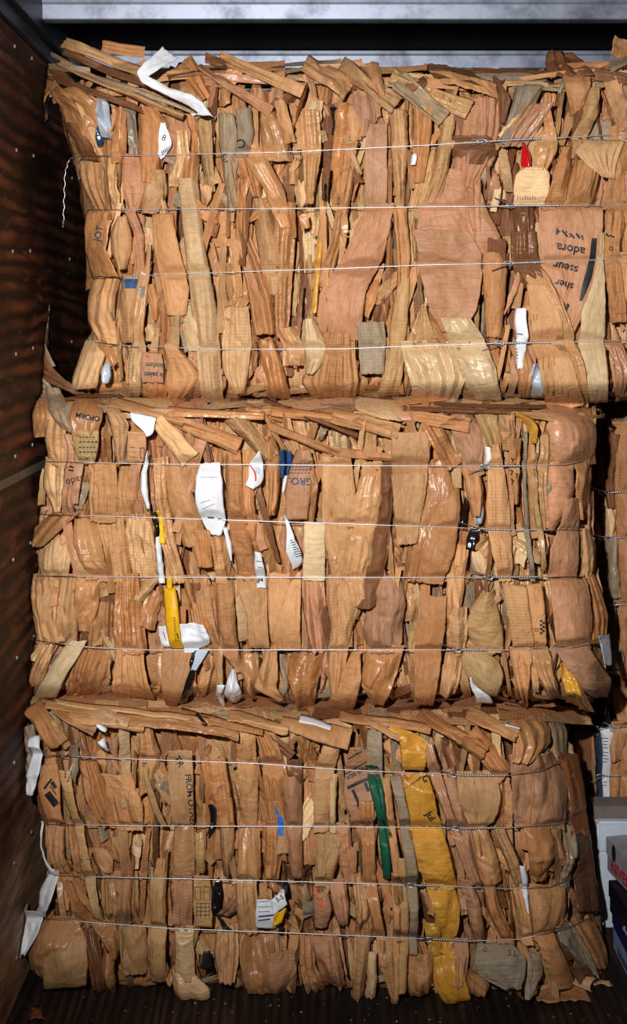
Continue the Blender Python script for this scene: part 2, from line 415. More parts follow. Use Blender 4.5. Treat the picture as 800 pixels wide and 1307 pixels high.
# ---------------------------------------------------------------- wires
def wire(root, surf, px, knot=None, seed=0, r=0.0013, tails=(0.35, 0.35), loopy=True):
    rng = random.Random(seed)
    _l, _r = surf.edges(np.array([px[0][1], px[-1][1]])); u = np.arange(max(px[0][0], _l[0] + 5), min(px[-1][0], _r[1] - 14) + 0.1, 5.0); v = np.interp(u, [p[0] for p in px], [p[1] for p in px])
    Y = surf.plane(u, v) - 0.0195 + 0.0004 * vn(u / 30, v * 0, seed)
    dep = surf.plane(u, v) - CAM.y
    P = np.stack([(u - 400) / F * dep, Y, CAM.z + (420 - v) / F * dep], 1)
    if tails[0]: P = np.concatenate([[P[0] + np.array([0.014, tails[0], 0.004]), P[0] + np.array([0.006, 0.1, 0.002]), P[0] + np.array([0.001, 0.03, 0])], P])
    if tails[1]: P = np.concatenate([P, [P[-1] + np.array([-0.001, 0.03, 0]), P[-1] + np.array([-0.006, 0.1, 0.002]), P[-1] + np.array([-0.014, tails[1], 0.004])]])
    V, Q = tube_np(P, r)
    o0 = np.array(root.location)
    w = link('baling_wire', mesh_np('baling_wire', V - o0, Q), MAT['wire'], root)
    if knot:
        k0, k1 = knot
        n = int((k1 - k0) / 0.8); uu = np.linspace(k0, k1, n); vv = np.interp(uu, [p[0] for p in px], [p[1] for p in px])
        yy = surf.plane(uu, vv) - 0.0205; dd = surf.plane(uu, vv) - CAM.y
        C = np.stack([(uu - 400) / F * dd, yy, CAM.z + (420 - vv) / F * dd], 1)
        parts = []
        for ph in (0, PI):
            a = np.linspace(0, (k1 - k0) / 6.5 * 2 * PI, n) + ph
            Q_ = C.copy(); Q_[:, 1] += 0.0022 * np.cos(a); Q_[:, 2] += 0.0022 * np.sin(a)
            parts.append(tube_np(Q_, 0.0016, 6))
        # the bent eye where the wire was tied, and the cut end
        e = np.linspace(0, 2 * PI, 20); c = C[0]
        parts.append(tube_np(np.stack([c[0] - 0.010 + 0.012 * np.cos(e), c[1] - 0.002 + 0 * e, c[2] + 0.0055 * np.sin(e)], 1), 0.0016, 6))
        sgn = 1 if rng.random() < .5 else -1
        parts.append(tube_np(np.stack([c[0] - np.linspace(0, .055, 6), c[1] - np.linspace(.002, .012, 6), c[2] + sgn * np.linspace(0, .02, 6)], 1), 0.0015, 6))
        V, Q, *_ = join(parts)
        tw = link('wire_twist', mesh_np('wire_twist', V - o0, Q), MAT['wire'], w)
    return w
# ================================================================ bales
def wx(u): return (u - 400) / 487.0
def wz(v): return CAM.z + (420 - v) / 487.0
def core(root, S, zb, zt, depth, seed, ins=0.045):
    n = 46
    parts = []
    faces = [((0, 1, 2), 1), ((0, 1, 2), -1), ((1, 2, 0), 1), ((1, 2, 0), -1), ((2, 0, 1), 1), ((2, 0, 1), -1)]
    t = np.linspace(-1, 1, n)
    A, B = np.meshgrid(t, t, indexing='ij')
    for (ax, bx, cx), sg in faces:
        C = np.full_like(A, float(sg)); q = [None] * 3; q[ax], q[bx], q[cx] = A, B, C
        a, b, c = q                                               # a: across, b: depth, c: up, all -1..1
        rr = 0.86 + 0.14 * np.minimum(1, 1.0 / (np.sqrt(a * a + b * b + c * c) / 1.25 + 1e-6))
        a, b, c = a * rr, b * rr, c * rr
        z = (zb + zt) / 2 + c * (zt - zb) / 2 * 0.97
        v = 420 - (z - CAM.z) * 487
        L, R = S.edges(v)
        u = (L + R) / 2 + a * (R - L) / 2
        xl, xr = np.maximum(wx(L) + ins, -.72), np.minimum(wx(R) - ins, S.xlim[1] - .03)
        x = (xl + xr) / 2 + a * (xr - xl) / 2
        yf = S.base(u, v) + ins + .03
        y0 = S.Y0 + (S.Y1 - S.Y0) * (a + 1) / 2 + depth
        k = (b + 1) / 2
        y = yf * (1 - k) + y0 * k
        d = 0.022 * ridged(x * 22 + 0.6 * vn(z * 5, y * 5, seed + 3), z * 3.0 + y * 2, seed) + 0.008 * ridged(x * 50 + z * 12, z * 14 + y * 40, seed + 1)
        nx, ny, nz = [np.where(np.abs(w) > 0.93, np.sign(w), 0) for w in q]
        x = x + d * nx; y = y + d * ny * np.where(ny < 0, 1, 1); z = z + d * nz * 0.7
        z = np.clip(z, zb, zt + 0.03)
        V = np.stack([x, y, z], 2).reshape(-1, 3)
        i = np.arange(n - 1)[:, None]; j = np.arange(n - 1)[None, :]; k_ = i * n + j
        Q = np.stack([k_, k_ + n, k_ + n + 1, k_ + 1], 2).reshape(-1, 4)
        if sg < 0: Q = Q[:, ::-1]
        parts.append((V, Q, PAL['d'], V[:, [0, 2]]))  # dark brown all over, painting shade into the gaps between the sheets
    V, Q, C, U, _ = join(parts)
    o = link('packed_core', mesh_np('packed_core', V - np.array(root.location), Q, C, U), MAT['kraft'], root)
    bm = bmesh.new(); bm.from_mesh(o.data); bmesh.ops.remove_doubles(bm, verts=bm.verts, dist=1e-4); bmesh.ops.recalc_face_normals(bm, faces=bm.faces); bm.to_mesh(o.data); bm.free()
    return o

def free_sheet(org, ax, bx, nn, W, L, rng, pl=3, cr=6, g=0.012):
    """sheet on the plane through org spanned by ax, bx with normal nn"""
    nt, ns = max(4, int(W / g)), max(4, int(L / g)); t = np.linspace(0, 1, nt)[None, :]; s = np.linspace(0, 1, ns)[:, None]
    sd = rng.randrange(99999)
    a = (t - .5) * W + 0 * s; b = (s - .5) * L + 0 * t
    tri = 1 - 4 * np.abs(((t * pl + .4 * vn(s * 3 + 0 * t, t * pl + 0 * s, sd)) % 1) - .5)
    d = crumple(a, b, cr / 1000, rng) + (min(.016, W / pl * .3) * tri if pl else 0)
    b = b + 0.01 * vn(t * nt * .5 + 0 * s, s * 0 + .3, sd + 1) * (np.abs(2 * s - 1) > .8)
    P = np.array(org)[None, None, :] + a[..., None] * np.array(ax) + b[..., None] * np.array(bx) + d[..., None] * np.array(nn)
    i = np.arange(ns - 1)[:, None]; j = np.arange(nt - 1)[None, :]; k = i * nt + j
    return P.reshape(-1, 3), np.stack([k, k + nt, k + nt + 1, k + 1], 2).reshape(-1, 4), np.stack([a.ravel(), b.ravel()], 1)

KEYS = ['t', 'o', 'p', 'l', 'y', 'd', 'g', 'c']
def fill_rows(S, rng, u, v, w, Lh, ang):
    """rows of a strip centred at u, v kept inside the outline of the bale"""
    a = math.radians(ang); dx, dy = math.sin(a) * Lh / 2, math.cos(a) * Lh / 2
    n = 4; rows = []
    wob = rng.uniform(-.12, .12) * w; w0 = w * rng.uniform(.75, 1.15); w1 = w * rng.uniform(.75, 1.15)
    for i in range(n):
        t = i / (n - 1); cx, cy = u - dx + 2 * dx * t + wob * math.sin(PI * t), v - dy + 2 * dy * t; ww = (w0 + (w1 - w0) * t) / 2
        xl, xr = cx - ww * math.cos(a), cx + ww * math.cos(a); yl, yr = cy + ww * math.sin(a), cy - ww * math.sin(a)
        T, B = S.tb(cx); yl, yr = [min(max(q, T + 2), B - 2) for q in (yl, yr)]
        L, R = S.edges(cy)
        xl, xr = max(xl, L - 2), min(xr, R + 2)
        if xr - xl < 4: return None
        rows.append((xl, yl, xr, yr))
    if math.hypot(rows[0][0] - rows[-1][0], rows[0][1] - rows[-1][1]) < 12: return None
    for p, q in zip(rows[:-1], rows[1:]):
        if abs(p[1] - q[1]) + abs(p[3] - q[3]) + abs(p[0] - q[0]) < 1.5: return None
    return rows

def make_bale(name, label, group, S, zb, zt, depth, hand, wires, seed, ang=0, w=(5, 4, 3, 2, 2, 2, .6, .5), nB=None, loc=None, umax=900,
              edge_top=True, nA=1.0, knots=(), tails=None, sides='LR'):
    rng = random.Random(seed)
    root = empty(name, loc or (wx((S.left[0][0] + S.right[0][0]) / 2), 0.5 + S.Y0, zb)); tag(root, label, 'bale', group)
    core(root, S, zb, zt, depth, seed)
    Ts, Bs = S.top[0][1], S.bottom[0][1]
    u0 = min(p[0] for p in S.left); u1 = min(umax, max(p[0] for p in S.right)); v0 = min(p[1] for p in S.top); v1 = max(p[1] for p in S.bottom)
    parts = []
    key = lambda: rng.choices(KEYS, w)[0]
    # ---- deep layer: big pleated sheets
    v = v0 + 20
    while v < v1:
        u = u0
        while u < u1:
            W = rng.uniform(45, 95); L = rng.uniform(120, 200)
            rows = fill_rows(S, rng, u + W / 2, v + rng.uniform(-25, 40), W, L, ang + rng.gauss(0, 7))
            if rows:
                P, Q, uv = sheet(S, rows, rng, f=rng.uniform(-62, -36), pl=rng.randint(3, 7), pa=rng.uniform(9, 17), cr=6, grid=3.0, jag=2, wob=.2)
                parts.append((P, Q, jitcol(key(), rng), uv, rng.choice((0, 0, 1, 2))))
            u += W * 0.7
        v += 95
    # ---- narrow folded edges and slivers between the sheets
    n = int((u1 - u0) * (v1 - v0) / 850)
    for _ in range(n):
        u, v = rng.uniform(u0, u1), rng.uniform(v0 + 20, v1 - 10)
        rows = fill_rows(S, rng, u, v, rng.uniform(3, 12), rng.uniform(30, 150), ang + rng.gauss(0, 11))
        if rows:
            P, Q, uv = sheet(S, rows, rng, f=rng.choice((rng.uniform(-40, 0), rng.uniform(-36, 0), rng.uniform(4, 18))), cr=2.5, sl=rng.choice((-1, 1)) * rng.uniform(5, 26), jag=.6, grid=2.6)
            parts.append((P, Q, jitcol(key(), rng, .14), uv, rng.choice((0, 0, 1, 2))))
    # ---- small torn and folded bits jammed between the sheets, clear of the printed pieces
    keep = []
    for h in hand:
        if len(h) > 2 and ('ref' in h[2] or 'name' in h[2]) or h[0] == 'W':
            q = [(r[0], r[2], r[1], r[2]) if len(r) == 3 else r for r in h[1]]
            keep.append((min(min(r[0], r[2]) for r in q), min(min(r[1], r[3]) for r in q), max(max(r[0], r[2]) for r in q), max(max(r[1], r[3]) for r in q)))
    for _ in range(int((u1 - u0) * (v1 - v0) / 1700)):
        u, v = rng.uniform(u0, u1), rng.uniform(v0 + 8, v1 - 8)
        if any(a - 8 < u < c_ + 8 and b_ - 14 < v < d_ + 14 for a, b_, c_, d_ in keep): continue
        W = rng.uniform(8, 24); rows = fill_rows(S, rng, u, v, W, rng.uniform(18, 60), ang + rng.gauss(0, 28))
        if rows:
            if rng.random() < .6:                              # taper to a torn point or a folded corner
                k_ = rng.choice((0, -1)); r_ = rows[k_]; cx, cy = (r_[0] + r_[2]) / 2, (r_[1] + r_[3]) / 2; rows[k_] = (cx + (r_[0] - cx) * .2, cy, cx + (r_[2] - cx) * .2, cy)
            P, Q, uv = sheet(S, rows, rng, f=rng.uniform(-22, 13), pl=rng.choice((0, 0, 1, 2, 4)), pa=rng.uniform(3, 8), cr=5, bow=rng.uniform(0, 8), sl=rng.uniform(-18, 18), jag=1.3, grid=2.3, tilt=rng.uniform(-14, 14))
            parts.append((P, Q, jitcol(key(), rng, .2), uv, rng.choice((0, 0, 1, 2))))
    # ---- creased scraps of clear tape and torn glossy bits
    for _ in range(int((u1 - u0) * (v1 - v0) / 9000)):
        rows = fill_rows(S, rng, rng.uniform(u0, u1), rng.uniform(v0 + 12, v1 - 10), rng.uniform(6, 15), rng.uniform(14, 45), ang + rng.gauss(0, 25))
        if rows:
            P, Q, uv = sheet(S, rows, rng, f=rng.uniform(0, 20), cr=6.5, jag=1.5, grid=2.3)
            parts.append((P, Q, jitcol(rng.choice('gtog'), rng, .14), uv, 2))
    # ---- ragged layers along the top and bottom edges
    for vv, sgn in ((v0, 1), (v1, -1)):
        u = u0
        while u < u1:
            L = rng.uniform(25, 110); T, B = S.tb(u); c = (T if sgn > 0 else B)
            for k in range(3 if sgn > 0 else 2):
                y = c + sgn * (2 + k * 7 + rng.uniform(-3, 3)); an = rng.gauss(0, 7 if sgn > 0 else 12)
                dx, dy = L * math.cos(math.radians(an)), L * math.sin(math.radians(an))
                rows = bar(u, y, min(u + dx, u1 + 4), y + dy, rng.uniform(4, 13), rng.uniform(4, 13), rng.uniform(-3, 3))
                rows = [tuple(min(max(q, (v0 - 4) if i_ % 2 else -99), (v1 + 1) if i_ % 2 else 999) for i_, q in enumerate(r)) for r in rows]
                P, Q, uv = sheet(S, rows, rng, f=(rng.uniform(-26, 20) if sgn > 0 else rng.uniform(-48, -4)), cr=3, sl=rng.uniform(-20, 20), jag=1.6, grid=3.0)
                parts.append((P, Q, jitcol(rng.choice('tdpgoyl'), rng, .14), uv, rng.choice((0, 1, 2))))
            u += L * 0.55
    # ---- sides and top as far as they show from a step to the side
    for sd in sides:
        for _ in range(16):
            z = rng.uniform(zb + .12, zt - .12); vv = 420 - (z - CAM.z) * 487; L, R = S.edges(np.array([vv])); x = max(wx(L[0]) + .03, -.72) if sd == 'L' else min(wx(R[0]) - .03, S.xlim[1] - .035)
            sg = -1 if sd == 'L' else 1; W, Lh = rng.uniform(.06, .2), rng.uniform(.18, .4)
            Lh = min(Lh, 2 * (z - zb), 2 * (zt - z))
            P, Q, uv = free_sheet((x, rng.uniform(.12, depth - .15) + S.Y0, z), (0, sg, 0), (0, 0, -1), (sg, 0, 0), W, Lh, rng, rng.randint(1, 4))
            P[:, 2] = np.clip(P[:, 2], zb + .004, zt); P[:, 0] = np.clip(P[:, 0], *S.xlim); parts.append((P, Q, jitcol(key(), rng), uv, rng.choice((0, 1, 2))))
    # ---- countable sheets of the middle layer
    nB = 55 if nB is None else nB
    def area(rows):
        q = [(r[0], r[2], r[1], r[2]) if len(r) == 3 else r for r in rows]
        return sum(math.hypot(r[2] - r[0], r[3] - r[1]) for r in q) / len(q) * math.hypot(q[0][0] - q[-1][0], q[0][1] - q[-1][1])
    card = sorted([i for i, h in enumerate(hand) if (h[0] in KEYS or h[0] == 'O') and not (len(h) > 2 and ('ref' in h[2] or 'name' in h[2]))], key=lambda i: -area(hand[i][1]))
    nref = sum(1 for h in hand if (h[0] in KEYS or h[0] == 'O') and len(h) > 2 and 'ref' in h[2])
    small = set(card[max(0, 94 - nref):])
    room_ = 96 - nref - min(len(card), 94 - nref)
    gx = max(2, int(math.sqrt(nB * (u1 - u0) / (v1 - v0) * 1.9))); gy = max(2, int(nB / gx)); nb = 0
    for i in range(gx):
        for j in range(gy):
            u = u0 + (i + .5 + rng.uniform(-.4, .4)) * (u1 - u0) / gx; v = v0 + 8 + (j + .5 + rng.uniform(-.35, .35)) * (v1 - v0 - 16) / gy
            W = rng.choice((rng.uniform(14, 28), rng.uniform(24, 52)))
            rows = fill_rows(S, rng, u, v, W, rng.uniform(80, 190), ang + rng.gauss(0, 7))
            if not rows: continue
            kw = dict(f=rng.uniform(-38, -6), pl=rng.choice((0, 1, 1, 2, 3)), cr=rng.uniform(4, 9), sl=rng.uniform(-26, 26), bow=rng.uniform(0, .22) * W * 2, wob=.3)
            if nb < room_: add_sheet('cardboard_panel', root, S, rows, key(), rng, **kw); nb += 1
            else:
                P, Q, uv = sheet(S, rows, rng, **kw); parts.append((P, Q, jitcol(key(), rng), uv, rng.choice((0, 0, 1, 2))))
    # ---- sheets placed as the photograph shows them
    refs = {}
    for idx, h in enumerate(hand):
        if h[0] in KEYS or h[0] == 'O':                            # the ends run on a little under their neighbours
            q = [(r[0], r[2], r[1], r[2]) if len(r) == 3 else tuple(r) for r in h[1]]
            e = 7.0 if not (len(h) > 2 and 'ref' in h[2]) else 2.0
            def ext(p, n):
                dx, dy = (p[0] + p[2] - n[0] - n[2]) / 2, (p[1] + p[3] - n[1] - n[3]) / 2; l_ = math.hypot(dx, dy) or 1
                return (p[0] + dx / l_ * e, p[1] + dy / l_ * e, p[2] + dx / l_ * e, p[3] + dy / l_ * e)
            h = (h[0], [ext(q[0], q[1])] + q[1:-1] + [ext(q[-1], q[-2])]) + tuple(h[2:])
        k, rows = h[0], h[1]; kw = dict(h[2]) if len(h) > 2 else {}
        nm = kw.pop('name', 'cardboard_panel' if (k in KEYS or k == 'O') else 'paper_scrap'); ref = kw.pop('ref', None); lb = kw.pop('label', None); mt = kw.pop('mat', None)
        kw.setdefault('f', 8 + (idx * 7) % 12); kw.setdefault('cr', 4.5); kw.setdefault('sl', ((idx * 37) % 21) - 10); kw.setdefault('bow', 4 if ref or not (k in KEYS) else rng.uniform(.10, .26) * 2.05 * max(abs(q_[-2] - q_[0]) if len(q_) == 4 else q_[1] - q_[0] for q_ in rows)); kw.setdefault('jag', .55); kw['cr'] = kw['cr'] * 1.35 + 0.6; kw.setdefault('wob', .05 if (k in KEYS and not ref) else 0)
        if k in KEYS and not ref and 'pl' not in kw and nm == 'cardboard_panel' and mt != 'kraft':
            kw['pl'] = rng.choice((1, 2, 2, 3)); kw['pa'] = rng.uniform(4, 9)
        if mt == 'film': kw['cr'] *= 2.0
        if ref or not (k in KEYS or k == 'O'): kw.setdefault('tuck', (0, 0)); kw['cr'] *= .7
        if idx in small:
            P, Q, uv = sheet(S, rows, rng, **kw); parts.append((P, Q, jitcol(k, rng, .16), uv, {'kraft': 0, 'flute': 1, 'gloss': 2}.get(mt, rng.choice((0, 0, 1, 2))))); continue
        th = kw.pop('thick', 3.0 if nm == 'cardboard_panel' else 0.6)
        o = add_sheet(nm, root, S, rows, k, rng, mat=mt, label=lb, thick=th, **kw)
        if ref: refs[ref] = o
    V, Q, C, U, M = join(parts)
    o = link('crushed_cardboard', mesh_np('crushed_cardboard', V - np.array(root.location), Q, C, U, mats=M, smooth=False), [MAT['kraft'], MAT['flute'], MAT['gloss']], root)
    o['kind'] = 'stuff'
    tails = tails or [(.35, .35)] * len(wires)
    for i, wp in enumerate(wires):
        wire(root, S, wp, knots[i] if i < len(knots) else None, seed + i, tails=tails[i])
    return root, refs
# ================================================================ the trailer
def wood(name, base, dark, axis, scale, rough=0.7, bump=0.5, pale=None, scuff=False):
    m, nt, b = newmat(name)
    tc = N(nt, 'ShaderNodeTexCoord'); mp = N(nt, 'ShaderNodeMapping'); mp.inputs['Scale'].default_value = scale
    nt.links.new(tc.outputs['Object'], mp.inputs[0])
    n1 = N(nt, 'ShaderNodeTexNoise', Scale=2.2, Detail=5.0, Distortion=0.9); nt.links.new(mp.outputs[0], n1.inputs['Vector'])
    w = N(nt, 'ShaderNodeTexWave', Scale=1.4, Distortion=7.0, Detail=3.0); w.bands_direction = axis; nt.links.new(mp.outputs[0], w.inputs['Vector'])
    c = mix(nt, ramp(nt, w.outputs[0], .1, .9), base, dark)
    c = mix(nt, ramp(nt, n1.outputs[0], .35, .65), c, dark)
    n2 = N(nt, 'ShaderNodeTexNoise', Scale=6.0, Detail=8.0, Roughness=.75); nt.links.new(mp.outputs[0], n2.inputs['Vector'])
    if pale: c = mix(nt, ramp(nt, n2.outputs[0], .56, .72, (0, 0, 0), (.8, .8, .8)), c, pale)
    n3 = N(nt, 'ShaderNodeTexNoise', Scale=3.0, Detail=4.0); nt.links.new(tc.outputs['Object'], n3.inputs['Vector'])
    c = mix(nt, ramp(nt, n3.outputs[0], .45, .62), c, mix(nt, 1.0, c, (.35, .3, .28), 'MULTIPLY'))
    if scuff:                                                  # the foot of the wall is scuffed bare by pallets
        sx = nt.nodes.new('ShaderNodeSeparateXYZ'); nt.links.new(tc.outputs['Object'], sx.inputs[0])
        n5 = N(nt, 'ShaderNodeTexNoise', Scale=2.0, Detail=3.0); nt.links.new(tc.outputs['Object'], n5.inputs['Vector'])
        ma = nt.nodes.new('ShaderNodeMath'); ma.operation = 'MULTIPLY_ADD'; nt.links.new(n5.outputs[0], ma.inputs[0]); ma.inputs[1].default_value = .9; nt.links.new(sx.outputs[2], ma.inputs[2])
        m6 = N(nt, 'ShaderNodeMapping'); m6.inputs['Scale'].default_value = (4, 1.6, 9); m6.inputs['Rotation'].default_value = (-.6, 0, 0); nt.links.new(tc.outputs['Object'], m6.inputs[0])
        n6 = N(nt, 'ShaderNodeTexNoise', Scale=3.0, Detail=7.0, Roughness=.7); nt.links.new(m6.outputs[0], n6.inputs['Vector'])
        bare = mix(nt, ramp(nt, n6.outputs[0], .40, .62), lin(120, 90, 68), lin(214, 172, 134))
        c = mix(nt, mix(nt, ramp(nt, ma.outputs[0], .75, 1.25), (.8, .8, .8), (0, 0, 0)), c, bare)
    nt.links.new(c, b.inputs['Base Color']); b.inputs['Roughness'].default_value = rough; b.inputs['Specular IOR Level'].default_value = .3
    bp = N(nt, 'ShaderNodeBump', Strength=bump, Distance=.004); nt.links.new(n2.outputs[0], bp.inputs['Height']); nt.links.new(bp.outputs[0], b.inputs['Normal'])
    return m
M_ply = wood('varnished_plywood', lin(128, 72, 44), lin(44, 22, 13), 'Z', (3, 1.2, 5), .6, .6, lin(160, 104, 66), scuff=True)
M_floor = wood('worn_floor_boards', lin(74, 48, 34), lin(30, 19, 14), 'X', (9, .9, 3), .75, .7, lin(96, 76, 62))
def plain(name, col, rough, metal=0.0, bump=0, sc=30, spec=.5, dirt=None):
    m, nt, b = newmat(name); b.inputs['Roughness'].default_value = rough; b.inputs['Metallic'].default_value = metal; b.inputs['Specular IOR Level'].default_value = spec
    tc = N(nt, 'ShaderNodeTexCoord'); n = N(nt, 'ShaderNodeTexNoise', Scale=sc, Detail=6.0, Roughness=.7); nt.links.new(tc.outputs['Object'], n.inputs['Vector'])
    nt.links.new(mix(nt, ramp(nt, n.outputs[0], .45, .7), col, dirt or tuple(c * .7 for c in col)), b.inputs['Base Color'])
    if bump:
        bp = N(nt, 'ShaderNodeBump', Strength=bump, Distance=.002); nt.links.new(n.outputs[0], bp.inputs['Height']); nt.links.new(bp.outputs[0], b.inputs['Normal'])
    return m
M_roof = plain('dark_roof_sheet', lin(9, 9, 10), .8, spec=.1)
M_alu = plain('aluminium_roof_bow', lin(152, 158, 174), .5, .6, .25, 9, dirt=lin(96, 100, 114))
M_back = plain('dark_front_wall', lin(34, 26, 22), .7)
XL, XR, YN, YF, ZC = -0.768, 1.74, -2.6, 4.4, 2.66

bm = bmesh.new(); box_bm(bm, XL - .3, YN, -.06, XR + .3, YF, 0)
o = bm_obj('floor', bm, M_floor); o['kind'] = 'structure'
# the gaps between the floor boards are neither cut nor drawn
bm = bmesh.new()
for z0, z1 in ((0, 1.345), (1.353, 2.50)): box_bm(bm, XL - .02, YN, z0, XL, YF, z1, .002)
o = bm_obj('wall_left', bm, M_ply); o['kind'] = 'structure'; wl = o
bm = bmesh.new(); box_bm(bm, XL - .012, YN, 1.340, XL + .002, YF, 1.362)
o = bm_obj('trim_1', bm, plain('grey_batten', lin(112, 100, 86), .7), None); o['kind'] = 'structure'
bm = bmesh.new()
for z0, z1 in ((0, 1.345), (1.353, 2.50)): box_bm(bm, XR, YN, z0, XR + .02, YF, z1, .002)
o = bm_obj('wall_right', bm, M_ply); o['kind'] = 'structure'
bm = bmesh.new(); box_bm(bm, XL - .02, YF, 0, XR + .02, YF + .03, ZC)
o = bm_obj('wall_front', bm, M_back); o['kind'] = 'structure'
bm = bmesh.new(); box_bm(bm, XL - .03, YN, ZC, XR + .03, YF, ZC + .02)
o = bm_obj('ceiling', bm, M_roof); o['kind'] = 'structure'
# rail along the top of each wall
M_rail = plain('top_rail', lin(38, 42, 54), .45, .5)
for i, (x, s) in enumerate(((XL, 1), (XR, -1))):
    bm = bmesh.new(); box_bm(bm, min(x - s * .02, x + s * .012), YN, 2.50, max(x - s * .02, x + s * .012), YF, ZC, .003)
    box_bm(bm, min(x, x + s * .03), YN, 2.545, max(x, x + s * .03), YF, 2.56, .003)
    o = bm_obj('trim_%d' % (i + 2), bm, M_rail); o['kind'] = 'structure'
# roof bows: hat-section cross members
ybows = [-2.2, -1.6, -1.0, -0.4, 0.2, 0.8, 1.4, 2.0, 2.6]
for i, y in enumerate(ybows):
    bm = bmesh.new(); x0, x1 = XL + .0, XR
    prof = [(-.012, 2.656), (-.012, 2.646), (-.008, 2.640), (-.004, 2.602), (0.0, 2.599), (.034, 2.599), (.044, 2.640), (.075, 2.644), (.075, 2.656)]
    # folded sheet: front flange, sloping web, bottom
    va = [bm.verts.new((x0, y + p, z)) for p, z in prof]; vb = [bm.verts.new((x1, y + p, z)) for p, z in prof]
    for k in range(len(prof) - 1): bm.faces.new((va[k], va[k + 1], vb[k + 1], vb[k]))
    bm.faces.new(va[::-1]); bm.faces.new(vb); bm.faces.new((va[-1], va[0], vb[0], vb[-1]))
    bmesh.ops.recalc_face_normals(bm, faces=bm.faces)
    o = bm_obj('trim_%d' % (i + 4), bm, M_alu); o['kind'] = 'structure'
# screws of the left wall
M_screw = plain('screw_head', lin(215, 218, 225), .3, .7)
for z in np.arange(.12, 2.5, .26):
    for y in (-.62, -.06, .12, .62, 1.2):
        bm = bmesh.new(); r = bmesh.ops.create_cone(bm, cap_ends=True, segments=10, radius1=.0055, radius2=.004, depth=.003)
        for v in bm.verts: v.co = Vector((v.co.z + .002, v.co.y, v.co.x))
        bm_obj('screw', bm, M_screw, wl, (XL, y + .02 * math.sin(z * 9), z + .015 * math.sin(y * 40 + z)))

# ================================================================ the light of the camera's flash, a little daylight from the open doors
ld = bpy.data.lights.new('camera_flash', 'SPOT'); ld.energy = 490; ld.spot_size = math.radians(74); ld.spot_blend = 1.0; ld.shadow_soft_size = 0.035
ld.color = (1.0, 1.0, .99)
lo = bpy.data.objects.new('camera_flash', ld); COL.objects.link(lo); lo.location = (-0.36, -2.92, 2.16)
lo.rotation_euler = (Vector((0.03, 0, 1.64)) - lo.location).to_track_quat('-Z', 'Y').to_euler()
wd = bpy.data.worlds.new('world'); SC.world = wd; wd.use_nodes = True
wd.node_tree.nodes['Background'].inputs[0].default_value = (.75, .85, 1, 1); wd.node_tree.nodes['Background'].inputs[1].default_value = .018
